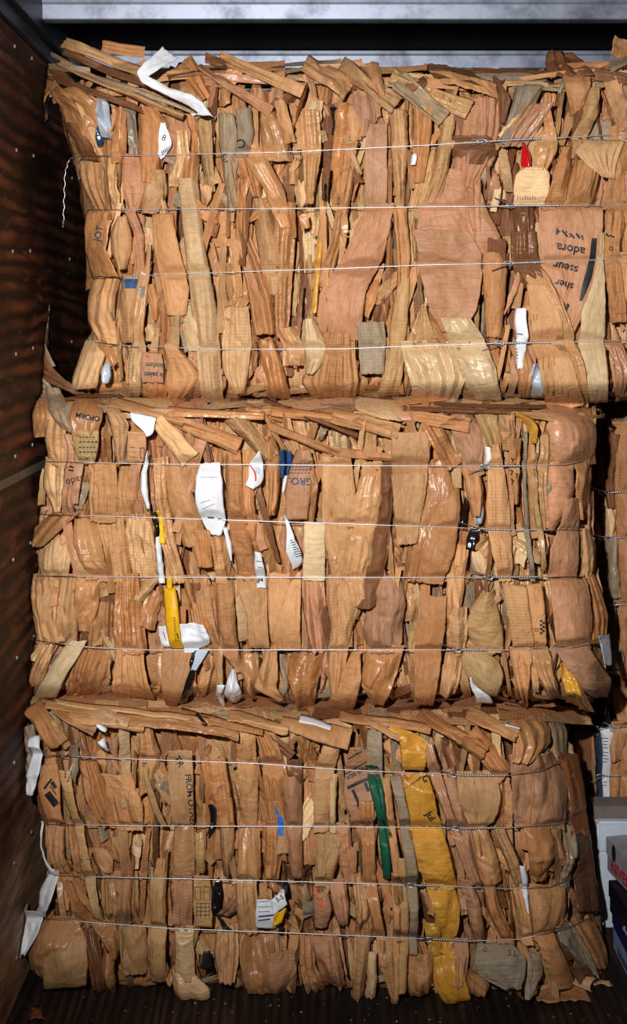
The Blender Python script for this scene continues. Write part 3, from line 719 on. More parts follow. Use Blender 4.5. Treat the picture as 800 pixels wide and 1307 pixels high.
# ================================================================ the upper bale
T1 = [(96, 201), (220, 199), (380, 195), (540, 187), (640, 181), (720, 177), (868, 170)]
T2 = [(110, 269), (220, 268), (380, 267), (540, 265), (640, 264), (868, 262)]
T3 = [(112, 355), (260, 349), (440, 343), (560, 338), (640, 337), (720, 334), (868, 328)]
T4 = [(122, 437), (165, 441), (280, 446), (440, 445), (540, 441), (640, 438), (720, 437), (868, 431)]
S_top = Surf([(66, 60), (66, 130), (95, 190), (108, 270), (106, 300), (113, 355), (105, 380), (118, 430), (95, 465), (95, 520)],
             [(868, 60), (868, 520)],
             [(60, 112), (150, 92), (240, 84), (400, 82), (470, 92), (560, 92), (660, 96), (740, 84), (868, 78)],
             [(60, 508), (330, 512), (480, 506), (868, 508)], .12, -.06, (T1, T2, T3, T4), 11, cl=45, rt=.05, cb=22, rb=.08)
H_top = [
 # upper left
 ('o', [(68, 112, 120), (76, 138, 138), (86, 148, 160), (96, 152, 198)], dict(cr=9, bow=25, mat='gloss', f=22)),
 ('d', [(84, 104, 165), (96, 118, 185), (100, 125, 200)], dict(f=26, cr=5)),
 ('S', [(112, 130, 124), (118, 143, 135), (126, 143, 155), (134, 144, 178)], dict(cr=8, f=28, name='plastic_film', mat='film', ref='foil')),
 ('n', [(126, 136, 163), (123, 137, 176), (126, 132, 189)], dict(f=31, mat='film', name='plastic_film', cr=3)),
 ('o', [(143, 161, 144), (142, 163, 175), (145, 160, 203)], dict(pl=1, f=20)),
 ('g', [(160, 175, 140), (161, 176, 175), (168, 178, 200)], dict(pl=2, f=8, cr=6)),
 ('o', [(178, 204, 146), (175, 216, 160), (174, 214, 185), (180, 202, 228)], dict(bow=22, f=26, cr=3)),
 ('p', [(158, 182, 204), (152, 192, 225), (156, 192, 245), (166, 180, 264)], dict(f=18, cr=3)),
 ('t', [(100, 128, 204), (106, 132, 235), (118, 140, 266)], dict(pl=3, f=10)),
 ('l', [(126, 152, 205), (128, 150, 240), (138, 158, 264)], dict(pl=3, f=8)),
 ('t', [(190, 212, 225), (182, 215, 245), (182, 205, 266)], dict(f=20, mat='kraft')),
 ('p', [(205, 238, 152), (210, 244, 170), (208, 240, 200)], dict(f=10, cr=5)),
 ('l', [(225, 240, 176), (224, 243, 200), (218, 236, 232)], dict(f=20, cr=4)),
 ('W', [(204, 212, 159), (202, 222, 185), (202, 214, 198), (206, 208, 205)], dict(f=26, cr=1.5, ref='lab1', name='paper_label', bow=1, sl=0)),
 ('y', [(253, 270, 160), (256, 272, 200), (262, 274, 238)], dict(f=16, pl=1)),
 ('o', [(240, 254, 200), (238, 254, 222), (236, 252, 236)], dict(f=22, cr=2)),
 ('l', [(228, 254, 236), (236, 262, 310), (246, 279, 400), (257, 285, 509)], dict(pl=2, pa=7, f=28, cr=2, mat='kraft')),
 ('g', [(280, 300, 150), (280, 306, 185), (286, 300, 230), (292, 302, 268)], dict(f=18, pl=1, ref='oci', cr=3)),
 ('g', [(302, 322, 145), (304, 326, 175), (300, 318, 200)], dict(f=30, cr=5, ref='oci2')),
 ('t', [(308, 332, 186), (318, 348, 215), (338, 364, 245), (352, 371, 285)], dict(f=32, cr=3, sl=-14, mat='gloss')),
 ('o', [(300, 330, 205), (304, 335, 225), (318, 332, 245)], dict(f=18, cr=4)),
 ('t', [(334, 350, 143), (333, 364, 170), (336, 372, 200)], dict(f=20, cr=4)),
 ('t', [(352, 366, 138), (356, 372, 160), (362, 376, 178)], dict(f=24, cr=4)),
 ('o', [(300, 316, 235), (300, 318, 300), (318, 350, 380), (324, 352, 420)], dict(f=14, pl=2)),
 ('t', [(322, 346, 260), (330, 366, 320), (338, 362, 370)], dict(f=20, pl=1)),
 ('o', [(352, 378, 265), (348, 376, 320), (350, 370, 400), (352, 366, 425)], dict(f=16, pl=2, mat='gloss')),
 ('t', [(384, 408, 150), (386, 410, 195), (390, 400, 255)], dict(f=26, sl=16, cr=3)),
 ('d', [(412, 426, 140), (412, 424, 200), (410, 418, 268)], dict(f=6, pl=2)),
 ('K', [(421, 429, 138), (425, 430, 158), (423, 427, 172)], dict(f=24, cr=4, mat='film', name='plastic_film')), ('K', [(413, 416, 222), (413, 417, 245), (413, 415, 268)], dict(f=18, cr=2, mat='film', name='plastic_film')),
 ('W', [(524, 530, 199), (523, 531, 205), (522, 528, 214)], dict(f=32, cr=1.5, name='paper_label')), ('O', [(404, 411, 318), (402, 408, 350), (398, 404, 392)], dict(f=24, cr=3, mat='gloss')),
 ('o', [(426, 452, 140), (424, 448, 200), (424, 436, 262)], dict(f=16, pl=1, cr=5)),
 ('p', [(450, 476, 125), (448, 480, 150), (458, 470, 168)], dict(f=26, cr=4)),
 ('p', [(468, 494, 165), (465, 493, 200), (467, 493, 262)], dict(f=24, cr=2, sl=0, bow=2, mat='kraft')),
 ('p', [(466, 500, 268), (454, 497, 290), (436, 488, 330), (408, 466, 372), (404, 462, 402), (408, 460, 428)], dict(f=24, cr=3, bow=3, sl=0, mat='kraft')),
 ('o', [(440, 456, 190), (432, 450, 240), (424, 440, 300), (404, 424, 360)], dict(f=18, sl=-20)),
 ('t', [(497, 520, 148), (498, 521, 190), (500, 518, 225), (505, 516, 262)], dict(f=26, bow=14)),
 ('o', [(526, 552, 146), (528, 550, 170), (526, 546, 200), (526, 540, 228)], dict(f=24, bow=5, cr=2)),
 ('y', [(560, 583, 150), (558, 576, 180), (552, 570, 220), (534, 556, 268)], dict(f=20, sl=14)),
 ('y', [(540, 560, 198), (532, 556, 225), (524, 545, 262)], dict(f=16, pl=2)),
 ('o', [(500, 520, 272), (506, 524, 330), (506, 518, 380)], dict(f=8, pl=2)),
 ('p', [(584, 638, 133), (578, 640, 160), (576, 634, 200), (580, 612, 234)], dict(pl=7, pa=5, f=24, cr=3, sl=0)),
 ('d', [(576, 628, 183), (574, 636, 195), (580, 626, 205)], dict(f=34, cr=5, pl=0, mat='kraft')),
 ('p', [(548, 600, 225), (528, 622, 268), (526, 640, 300), (560, 640, 330)], dict(f=22, cr=4, mat='kraft')),
 ('p', [(528, 598, 302), (531, 612, 325), (534, 612, 352), (546, 606, 395), (562, 588, 417)], dict(f=36, cr=2, sl=-4, mat='kraft', bow=2)),
 ('o', [(614, 650, 330), (615, 646, 370), (617, 642, 400), (620, 640, 424)], dict(f=26, cr=1.5, mat='kraft')),
 ('l', [(536, 540, 396), (526, 550, 415), (515, 566, 436)], dict(f=40, cr=1.5, mat='gloss', sl=24)),
 ('o', [(540, 556, 400), (548, 572, 420), (556, 584, 438)], dict(f=26, cr=2, sl=-20)),
 ('c', [(513, 576, 442), (515, 588, 462), (520, 592, 482), (528, 582, 505)], dict(f=40, cr=2, mat='gloss', bow=6, sl=8)),
 ('t', [(570, 590, 440), (582, 600, 470), (590, 612, 506)], dict(f=34, sl=20, cr=1.5)),
 ('c', [(562, 600, 412, ), (570, 616, 432), (582, 630, 468), (598, 636, 504)], dict(f=44, cr=2.5, mat='gloss', bow=5, sl=-8)),
 ('y', [(508, 522, 350), (500, 520, 400), (494, 516, 450), (481, 511, 502)], dict(f=20, cr=2, mat='flute')),
 ('d', [(492, 506, 350), (486, 500, 380), (478, 494, 415)], dict(f=6, pl=2, cr=6)),
 ('g', [(455, 490, 418), (457, 492, 436), (459, 490, 470)], dict(pl=3, pa=3, f=28, cr=1.5, sl=0, mat='flute')),
 ('o', [(404, 452, 430), (392, 456, 465), (384, 458, 488), (398, 452, 505)], dict(pl=8, pa=7, f=24, cr=4)),
 ('c', [(388, 404, 414), (384, 416, 440), (390, 416, 456), (392, 404, 470)], dict(f=36, bow=16, cr=3)),
 ('t', [(352, 380, 424), (362, 388, 440), (360, 392, 460)], dict(f=30, cr=4, mat='gloss')),
 ('o', [(330, 352, 440), (334, 362, 470), (340, 370, 502)], dict(f=24, pl=2, mat='gloss')),
 ('l', [(288, 318, 398), (284, 322, 440), (286, 318, 476), (300, 312, 496)], dict(f=22, pl=5, pa=3, mat='flute')),
 # lower left
 ('o', [(112, 150, 272), (110, 140, 290), (108, 136, 320), (116, 152, 352)], dict(f=16, cr=7, mat='gloss', ref='jot')),
 ('t', [(150, 164, 284), (142, 170, 300), (143, 170, 322), (152, 162, 338)], dict(f=32, bow=14, cr=2)),
 ('p', [(160, 176, 274), (172, 186, 300), (174, 186, 350)], dict(f=18, pl=1, cr=2)),
 ('t', [(116, 152, 358), (110, 148, 380), (112, 146, 410), (124, 150, 434)], dict(f=16, pl=3)),
 ('t', [(156, 178, 354), (154, 178, 385), (150, 172, 436)], dict(f=24, pl=1, ref='blueband')),
 ('t', [(178, 194, 340), (174, 190, 385), (168, 184, 436)], dict(f=20, bow=8)),
 ('t', [(195, 222, 280), (199, 234, 330), (208, 242, 370), (214, 238, 396)], dict(f=26, cr=2, sl=8, mat='kraft')),
 ('o', [(188, 200, 370), (190, 206, 382), (196, 202, 402)], dict(f=26, cr=1)),
 ('g', [(222, 248, 386), (228, 258, 392), (232, 250, 405)], dict(f=6, pl=4, cr=8)),
 ('l', [(226, 252, 396), (232, 262, 420), (238, 262, 440)], dict(f=18, mat='flute', cr=2)),
 ('l', [(108, 136, 441), (100, 134, 462), (92, 126, 490)], dict(f=26, pl=4, pa=5, mat='kraft')),
 ('S', [(136, 144, 464), (132, 144, 480), (134, 142, 488)], dict(f=28, name='plastic_film', mat='film', cr=2)),
 ('l', [(166, 184, 442), (164, 184, 470), (158, 180, 502)], dict(f=18, pl=2)),
 ('p', [(183, 208, 451), (182, 211, 470), (184, 210, 486)], dict(f=30, cr=1.5, bow=2, sl=0, ref='palet', mat='kraft')),
 ('o', [(184, 210, 484), (178, 214, 500), (186, 210, 510)], dict(f=20, pl=4)),
 ('t', [(213, 228, 446), (212, 246, 462), (214, 258, 480), (216, 246, 502), (216, 230, 512)], dict(f=28, cr=2.5, mat='flute')),
 ('d', [(240, 256, 452), (246, 262, 478), (228, 252, 512)], dict(f=12, pl=2, cr=5)),
 # right part
 ('g', [(655, 690, 118), (650, 682, 140), (642, 668, 165), (638, 655, 180)], dict(f=22, pl=5, pa=5)),
 ('p', [(668, 700, 140), (650, 690, 160), (642, 672, 182)], dict(f=30, cr=3, bow=8)),
 ('R', [(664, 670, 184), (662, 675, 200), (662, 674, 216)], dict(f=34, name='plastic_film', mat='film', cr=2.5)),
 ('t', [(694, 704, 166), (682, 709, 178), (678, 708, 196), (682, 696, 214)], dict(f=34, cr=5, mat='gloss')),
 ('c', [(664, 692, 218), (655, 698, 224), (652, 697, 245), (654, 694, 263)], dict(f=34, cr=1.5, bow=4, sl=0, mat='kraft', ref='lines1')),
 ('o', [(712, 732, 196), (704, 728, 215), (692, 716, 262)], dict(f=28, pl=1, sl=-20)),
 ('o', [(730, 768, 212), (722, 764, 235), (712, 758, 264)], dict(f=22, pl=6, pa=6, mat='kraft')),
 ('y', [(742, 760, 122), (738, 758, 150), (728, 748, 175), (727, 736, 198)], dict(f=26, sl=14, pl=1)),
 ('g', [(752, 778, 160), (744, 782, 175), (740, 780, 190)], dict(f=12, cr=3)),
 ('l', [(745, 181, 792, 184), (729, 196, 788, 196), (742, 214, 782, 212), (762, 226, 778, 230)], dict(f=36, pl=7, pa=4, cr=1, sl=0, mat='kraft', ref='fan')),
 ('o', [(713, 752, 94), (716, 750, 112), (722, 744, 130), (728, 738, 142)], dict(f=36, cr=4, mat='kraft')),
 ('d', [(700, 736, 72), (694, 748, 84), (698, 752, 94)], dict(f=20, cr=4, tilt=30)),
 ('t', [(770, 800, 112), (776, 812, 140), (786, 816, 172)], dict(f=26, cr=4)),
 ('o', [(775, 830, 190), (772, 826, 225), (768, 812, 262)], dict(f=24, cr=4)),
 ('p', [(686, 766, 266), (685, 765, 300), (688, 760, 345), (702, 750, 385), (716, 728, 425)], dict(f=24, pl=1, pa=5, cr=2.5, sl=10, ref='adora', mat='kraft', bow=2)),
 ('c', [(763, 768, 306), (760, 768, 335), (749, 768, 368), (736, 769, 400), (736, 769, 450), (747, 771, 506)], dict(f=36, cr=1, sl=-10, bow=2, mat='kraft')),
 ('d', [(650, 684, 303), (649, 684, 322), (654, 690, 345), (664, 700, 362)], dict(f=40, cr=2, mat='gloss')),
 ('t', [(662, 694, 350), (684, 712, 385), (702, 728, 425), (712, 742, 470), (722, 748, 512)], dict(f=44, cr=2, sl=14, mat='gloss')),
 ('t', [(668, 694, 366), (672, 708, 400), (678, 722, 450), (686, 732, 490), (694, 528, 741, 512)], dict(f=54, cr=1.5, sl=0, bow=2, mat='kraft', ref='flapB')),
 ('d', [(652, 686, 268), (654, 684, 280), (656, 684, 300)], dict(f=22, cr=4, mat='gloss')),
 ('W', [(656, 668, 393), (654, 668, 408), (658, 672, 432), (655, 668, 448), (656, 664, 470)], dict(f=34, cr=3, ref='strip1')),
 ('o', [(652, 674, 446), (656, 680, 470), (662, 674, 500)], dict(f=24, cr=4)),
 ('S', [(676, 688, 464), (670, 690, 485), (674, 690, 506)], dict(f=30, name='plastic_film', mat='film', cr=5)),
 ('o', [(770, 800, 270), (768, 790, 310), (770, 792, 370), (776, 796, 410)], dict(f=30, pl=2, ref='ctr')),
 ('t', [(792, 830, 268), (790, 828, 300), (794, 828, 328)], dict(f=20, cr=3)),
 ('t', [(780, 806, 330), (782, 806, 370), (786, 800, 400)], dict(f=34, cr=3, sl=20)),
 ('p', [(772, 792, 442), (780, 800, 465), (784, 796, 500)], dict(f=30, cr=3, mat='gloss')),
 ('t', [(796, 830, 410), (798, 830, 450), (800, 836, 500)], dict(f=24, cr=5, mat='gloss')),
 # top edge: layers that slope across the upper left
 ('t', bar(88, 58, 182, 94, 15, 13), dict(f=24, pl=2, pa=4)), ('d', bar(90, 72, 200, 116, 10, 8), dict(f=34, cr=3)),
 ('t', bar(84, 86, 230, 150, 10, 9), dict(f=36, pl=1)), ('g', bar(100, 92, 270, 152, 8, 6), dict(f=22, cr=3)),
 ('d', bar(66, 100, 190, 146, 10, 8), dict(f=30, cr=4)), ('g', bar(26, 48, 100, 88, 4, 6), dict(f=12)),
 ('o', bar(136, 58, 178, 66, 16, 14), dict(f=-6, cr=2)), ('g', bar(30, 84, 110, 92, 9, 8), dict(f=30, cr=5)),
 ('g', bar(30, 84, 26, 138, 8, 5), dict(f=34, cr=3)), ('o', bar(62, 108, 44, 150, 22, 10), dict(f=30, cr=5)),
 ('t', bar(50, 88, 76, 118, 20, 10), dict(f=36, cr=3)), ('d', bar(74, 94, 104, 120, 16, 10), dict(f=26, cr=3)),
 ('o', bar(238, 84, 262, 120, 26, 18), dict(f=10, cr=4)), ('t', bar(286, 76, 380, 116, 12, 18), dict(f=20, cr=3)),
 ('p', bar(262, 92, 340, 142, 9, 14), dict(f=32, cr=6)), ('d', bar(270, 78, 320, 88, 12, 10), dict(f=12, cr=4)),
 ('t', bar(395, 84, 440, 112, 22, 30), dict(f=22, cr=6)), ('t', bar(440, 88, 500, 132, 18, 26), dict(f=24, cr=7)),
 ('t', bar(476, 90, 484, 118, 16, 12), dict(f=28, cr=3)), ('y', bar(505, 100, 590, 140, 18, 26), dict(f=14, cr=8)),
 ('g', bar(512, 108, 560, 150, 26, 22), dict(f=24, cr=9)),
 ('d', [(544, 86, 628, 103), (548, 96, 634, 114)], dict(f=30, cr=1, tilt=40, mat='kraft')), ('t', [(548, 97, 634, 115), (560, 104, 632, 124)], dict(f=44, cr=1.5, sl=0)),
 ('d', [(628, 104, 636, 108), (634, 118, 648, 132), (636, 150, 642, 156)], dict(f=34, cr=1.5, sl=20)),
 ('d', bar(590, 90, 700, 94, 6, 8), dict(f=8, cr=4)), ('g', bar(770, 92, 796, 80, 14, 10), dict(f=26, pl=4, pa=3)),
 ('d', bar(740, 94, 800, 104, 14, 16), dict(f=18, cr=5)), ('o', bar(786, 62, 830, 70, 24, 22), dict(f=10, cr=4)),
]
# ================================================================ the middle bale
M1 = [(56, 588), (190, 591), (330, 592), (440, 593), (600, 594), (720, 593), (756, 584), (766, 576)]
M2 = [(50, 655), (190, 659), (440, 667), (560, 671), (650, 675), (740, 675), (766, 668)]
M3 = [(42, 733), (240, 735), (560, 735), (740, 734), (760, 728), (776, 716)]
M4 = [(42, 814), (120, 824), (190, 827), (500, 827), (640, 827), (720, 826), (760, 818), (786, 806)]
S_mid = Surf([(44, 500), (58, 560), (57, 590), (50, 640), (46, 690), (44, 735), (34, 790), (28, 830), (30, 890)],
             [(756, 500), (763, 560), (757, 600), (757, 660), (762, 730), (776, 790), (782, 830), (776, 890)],
             [(20, 508), (330, 512), (480, 508), (790, 514)],
             [(20, 886), (200, 893), (400, 900), (560, 900), (790, 885)], .03, -.02, (M1, M2, M3, M4), 23, cr=60, cb=22, rb=.08, rt=.09, ct=24, xlim=(-.763, .80))
H_mid = [
 ('o', [(44, 62, 514), (46, 66, 532), (41, 62, 549)], dict(f=30, cr=3, mat='gloss')),
 ('t', [(62, 84, 534), (60, 86, 560), (64, 86, 586)], dict(f=28, cr=3, sl=-20)),
 ('p', [(84, 100, 560), (86, 106, 575), (84, 104, 588)], dict(f=20, cr=2)),
 ('l', [(58, 72, 590), (56, 72, 620), (66, 80, 652)], dict(f=24, bow=12)),
 ('l', [(72, 86, 592), (72, 84, 615), (76, 80, 645)], dict(f=28, sl=20)),
 ('p', [(84, 108, 592), (82, 106, 615), (84, 102, 640)], dict(f=22, cr=2, ref='bado', mat='kraft', bow=3)),
 ('p', [(80, 96, 626), (76, 96, 645), (84, 94, 656)], dict(f=32, bow=10)),
 ('y', [(94, 129, 550), (97, 128, 570), (104, 121, 589)], dict(f=30, cr=1.5, bow=8, ref='green', mat='kraft')),
 ('o', [(98, 128, 508), (93, 134, 520), (92, 132, 535), (100, 126, 552)], dict(f=34, cr=5, bow=16, ref='oform', mat='gloss')),
 ('g', [(56, 80, 500), (58, 90, 520), (72, 98, 545)], dict(f=30, cr=6)),
 ('t', [(132, 148, 515), (140, 165, 540), (150, 160, 585)], dict(f=26, sl=18)),
 ('g', [(152, 163, 550), (150, 164, 566), (152, 166, 585)], dict(f=30, bow=8)),
 ('t', [(165, 188, 552), (164, 188, 570), (164, 184, 588)], dict(f=26, cr=1, bow=1, sl=0, ref='boxm', mat='kraft')),
 ('W', [(168, 524, 202, 532), (170, 538, 198, 552), (186, 548, 190, 556)], dict(f=40, cr=1.5, ref='lab2')),
 ('o', [(62, 96, 658), (46, 82, 672), (37, 62, 690)], dict(f=26, cr=3, sl=20, mat='gloss')),
 ('l', [(50, 92, 690), (48, 92, 710), (52, 86, 733)], dict(f=16, pl=6, pa=5, mat='kraft')),
 ('t', [(96, 122, 668), (96, 132, 690), (104, 138, 712), (120, 140, 733)], dict(f=26, cr=1.5, bow=8)),
 ('t', [(112, 150, 598), (112, 152, 630), (114, 152, 658)], dict(f=14, pl=6, pa=7)),
 ('t', [(150, 186, 600), (150, 188, 630), (152, 190, 658)], dict(f=16, pl=6, pa=7)),
 ('t', [(122, 160, 660), (132, 164, 700), (138, 166, 735)], dict(f=12, pl=5, pa=8)),
 ('l', [(160, 200, 660), (162, 202, 700), (164, 206, 735)], dict(f=14, pl=6, pa=7)),
 ('t', [(38, 72, 738), (38, 74, 775), (46, 84, 812)], dict(f=14, pl=4)),
 ('t', [(62, 104, 738), (64, 102, 775), (66, 98, 818)], dict(f=16, pl=4, pa=9)),
 ('t', [(100, 130, 742), (98, 128, 770), (96, 118, 800)], dict(f=22, cr=5, mat='gloss')),
 ('o', [(118, 146, 775), (116, 146, 800), (110, 146, 824)], dict(f=20, pl=4)),
 ('o', [(150, 178, 738), (146, 182, 780), (146, 188, 825)], dict(f=22, pl=5, pa=9)),
 ('t', [(152, 182, 830), (148, 190, 855), (146, 198, 884)], dict(f=24, pl=7, pa=4, mat='kraft', bow=0)),
 ('c', [(86, 108, 822), (72, 100, 838), (60, 88, 858), (50, 78, 880)], dict(f=36, cr=1.5, bow=4, mat='kraft')),
 ('t', [(56, 76, 820), (44, 64, 845), (34, 56, 868)], dict(f=24, pl=3)),
 ('o', [(100, 146, 832), (92, 140, 858), (86, 132, 884)], dict(f=14, pl=4)),
 ('o', [(208, 246, 832), (208, 244, 850), (210, 236, 875), (216, 228, 894)], dict(f=34, cr=1, sl=0, bow=1, mat='kraft')),
 ('W', [(256, 281, 590), (251, 285, 610), (251, 287, 640), (258, 289, 662), (270, 284, 680)], dict(f=32, cr=1.5, bow=8, sl=0, ref='lab3', label='large white paper label')),
 ('W', [(286, 292, 670), (290, 297, 692), (295, 298, 712)], dict(f=30, cr=1)),
 ('t', [(212, 236, 600), (214, 248, 630), (220, 258, 660), (232, 266, 690)], dict(f=24, cr=3, sl=0, mat='kraft')),
 ('o', [(240, 262, 560), (236, 256, 590), (240, 254, 620)], dict(f=20, cr=3)),
 ('t', [(196, 214, 590), (200, 216, 640), (206, 226, 690), (220, 236, 735)], dict(f=18, sl=-22)),
 ('o', [(246, 270, 680), (248, 270, 698), (250, 272, 715)], dict(f=30, cr=3, mat='gloss')),
 ('t', [(270, 286, 688), (274, 288, 712), (276, 290, 735)], dict(f=28, bow=8)),
 ('o', [(287, 308, 580), (290, 312, 640), (296, 322, 690), (304, 330, 733)], dict(f=24, pl=2, pa=5, mat='flute')),
 ('o', [(306, 324, 582), (308, 326, 640), (316, 332, 700)], dict(f=18, pl=2, pa=6)),
 ('W', [(330, 334, 574), (318, 336, 592), (318, 338, 606), (312, 334, 616), (322, 328, 620)], dict(f=36, cr=3, ref='lab4', name='paper_label')),
 ('o', [(334, 352, 562), (338, 360, 590), (340, 358, 620), (342, 352, 650)], dict(f=24, bow=12)),
 ('B', [(357, 364, 573), (357, 366, 590), (359, 364, 608)], dict(f=30, cr=1, bow=6, mat='kraft')), ('B', [(364, 372, 574), (365, 373, 588), (364, 368, 606)], dict(f=28, cr=1, bow=6, mat='kraft')),
 ('p', [(378, 396, 575), (368, 400, 600), (364, 396, 630), (366, 392, 660)], dict(f=30, cr=2.5, bow=8, sl=0, ref='gro', mat='kraft')),
 ('W', [(364, 368, 605), (360, 366, 618), (360, 364, 626)], dict(f=34, cr=1)),
 ('W', [(362, 364, 655), (366, 372, 672), (366, 384, 700), (372, 388, 716), (374, 380, 724)], dict(f=38, cr=4, mat='film', ref='prt')),
 ('o', [(388, 400, 590), (396, 406, 620), (392, 402, 660)], dict(f=26, bow=6)),
 ('c', [(388, 415, 672), (388, 415, 700), (386, 414, 733)], dict(f=30, cr=1, bow=2, sl=4, mat='kraft')),
 ('t', [(410, 448, 588), (410, 454, 630), (412, 460, 680), (420, 450, 720), (424, 440, 738)], dict(f=28, cr=2.5, bow=14, sl=0, mat='kraft')),
 ('t', [(462, 492, 596), (450, 486, 640), (438, 478, 690), (436, 466, 730), (444, 470, 765)], dict(f=32, bow=16, cr=3, mat='gloss')),
 ('d', [(482, 500, 596), (480, 500, 640), (470, 496, 700), (456, 482, 764)], dict(f=22, bow=10, pl=1, pa=6)),
 ('t', [(498, 545, 556), (498, 546, 580), (500, 542, 630), (506, 530, 684)], dict(f=34, cr=2, bow=4, sl=0, mat='kraft')),
 ('o', [(541, 570, 594), (540, 580, 630), (528, 560, 680), (520, 545, 735)], dict(f=26, cr=2.5, mat='gloss')),
 ('o', [(552, 586, 625), (548, 586, 660), (534, 580, 700), (528, 566, 735)], dict(f=30, cr=2, sl=10, mat='kraft')),
 ('o', [(534, 568, 764), (531, 566, 790), (528, 562, 830), (527, 552, 888)], dict(f=42, cr=1, pl=1, pa=3, bow=3, sl=0, mat='kraft')),
 ('p', [(476, 512, 740), (468, 518, 770), (464, 514, 800), (468, 510, 825)], dict(f=28, cr=4, bow=14)),
 ('o', [(466, 514, 828), (462, 508, 850), (460, 500, 870), (474, 488, 890)], dict(f=34, bow=22, cr=5, mat='gloss')),
 ('t', [(416, 456, 740), (416, 460, 765), (422, 450, 800), (420, 444, 822)], dict(f=28, bow=12, cr=3)),
 ('t', [(414, 444, 828), (416, 440, 850), (424, 432, 890)], dict(f=22, cr=3)),
 ('o', [(448, 458, 836), (432, 460, 860), (414, 452, 902)], dict(f=36, sl=20, cr=2, mat='kraft')),
 ('t', [(342, 384, 738), (342, 384, 770), (344, 382, 800), (348, 384, 824)], dict(f=28, cr=2, bow=4, sl=0, mat='kraft')),
 ('p', [(384, 412, 738), (386, 416, 770), (396, 418, 824)], dict(f=22, pl=2)),
 ('t', [(300, 342, 735), (316, 342, 780), (318, 344, 824)], dict(f=30, cr=3, ref='mou')),
 ('o', [(274, 300, 745), (278, 302, 790), (284, 306, 832), (296, 310, 850)], dict(f=28, bow=14, cr=3)),
 ('t', [(232, 268, 740), (244, 274, 780), (256, 284, 825)], dict(f=22, pl=3, pa=9)),
 ('o', [(304, 332, 838), (308, 334, 860), (318, 330, 880)], dict(f=34, cr=7, bow=12, mat='gloss')),
 ('t', [(340, 352, 832), (330, 356, 855), (324, 354, 872), (352, 358, 885)], dict(f=30, cr=4)),
 ('W', [(296, 302, 850), (290, 304, 866), (284, 310, 886), (292, 306, 894)], dict(f=36, cr=5, mat='film')),
 ('W', [(278, 288, 868), (276, 284, 884), (286, 290, 898)], dict(f=30, cr=4, mat='film')),
 ('o', [(370, 412, 840), (366, 408, 860), (380, 400, 896)], dict(f=22, cr=6, mat='gloss')),
 ('W', [(205, 214, 794), (206, 220, 808), (210, 222, 824)], dict(f=30, cr=3, ref='lab5')),
 ('W', [(228, 262, 790), (232, 270, 806), (234, 270, 818), (236, 246, 830)], dict(f=42, cr=5, mat='paper', label='crumpled white paper')),
 ('S', [(252, 268, 826), (246, 260, 838), (242, 252, 850)], dict(f=26, cr=2)),
 ('K', [(246, 252, 830), (238, 248, 860), (228, 240, 892)], dict(f=24, cr=3, mat='film', name='plastic_film')),
 ('Y', [(202, 206, 650), (206, 212, 672), (206, 214, 690)], dict(f=34, cr=2, name='yellow_strap')),
 ('Y', [(210, 226, 746), (212, 230, 760), (214, 232, 790), (220, 236, 826)], dict(f=50, cr=2, name='yellow_strap', bow=6, ref='ytag')),
 ('Y', [(214, 220, 734), (214, 222, 748)], dict(f=40, cr=.5, name='yellow_strap')),
 ('W', [(189, 191, 574), (183, 190, 600), (182, 192, 625), (190, 195, 648)], dict(f=32, cr=2)),
 ('W', [(201, 207, 682), (201, 209, 710), (204, 212, 742)], dict(f=32, cr=1.5)), ('K', [(192, 200, 650), (198, 204, 672), (198, 203, 700)], dict(f=22, cr=1.5, mat='film', name='plastic_film')),
 ('W', [(325, 334, 700), (326, 338, 720), (329, 340, 746)], dict(f=34, cr=1, ref='lab6', name='paper_label')),
 # right part
 ('p', [(576, 602, 530), (574, 614, 545), (582, 616, 575), (588, 612, 592)], dict(f=28, cr=3, bow=8)),
 ('o', [(586, 612, 594), (592, 616, 620), (600, 612, 650)], dict(f=26, cr=2)),
 ('y', [(602, 640, 524), (608, 636, 540), (618, 634, 562)], dict(f=26, cr=3, mat='flute')),
 ('t', [(634, 652, 532), (632, 656, 550), (640, 654, 566)], dict(f=30, cr=5)),
 ('W', [(616, 624, 568), (618, 627, 580), (617, 622, 592)], dict(f=30, cr=1)),
 ('K', [(590, 594, 632), (589, 594, 655), (586, 592, 672)], dict(f=18, cr=1, mat='film', name='plastic_film')),
 ('S', [(604, 614, 640), (602, 616, 655), (606, 614, 668)], dict(f=22, cr=2, mat='film', name='plastic_film')),
 ('K', [(600, 608, 672), (594, 606, 684), (592, 600, 698)], dict(f=22, cr=2, mat='film', name='plastic_film')),
 ('t', [(624, 634, 572), (620, 642, 600), (618, 648, 650), (624, 650, 700), (634, 650, 732)], dict(f=34, cr=1.5, bow=6, mat='flute', sl=0)),
 ('o', [(646, 664, 560), (648, 662, 600), (650, 660, 640)], dict(f=18, pl=1, ref='ara')),
 ('g', [(664, 670, 556), (664, 670, 620), (668, 676, 700), (674, 682, 735)], dict(f=30, cr=1)),
 ('t', [(670, 680, 560), (670, 682, 620), (676, 688, 680)], dict(f=24, sl=12)),
 ('y', [(680, 684, 556), (678, 682, 610), (676, 684, 640), (684, 692, 680), (688, 694, 720)], dict(f=34, cr=2, mat='gloss', label='yellow strip')),
 ('O', [(650, 662, 526), (656, 676, 532), (668, 684, 540), (672, 682, 556)], dict(f=36, cr=7, mat='film')),
 ('t', [(684, 700, 560), (684, 696, 620), (690, 700, 668)], dict(f=22, cr=2)),
 ('p', [(700, 748, 524), (698, 758, 545), (698, 756, 570), (700, 750, 592)], dict(f=28, cr=4, bow=10, mat='gloss')),
 ('p', [(694, 730, 596), (694, 732, 620), (692, 728, 650), (694, 712, 672)], dict(f=24, cr=2, mat='kraft')),
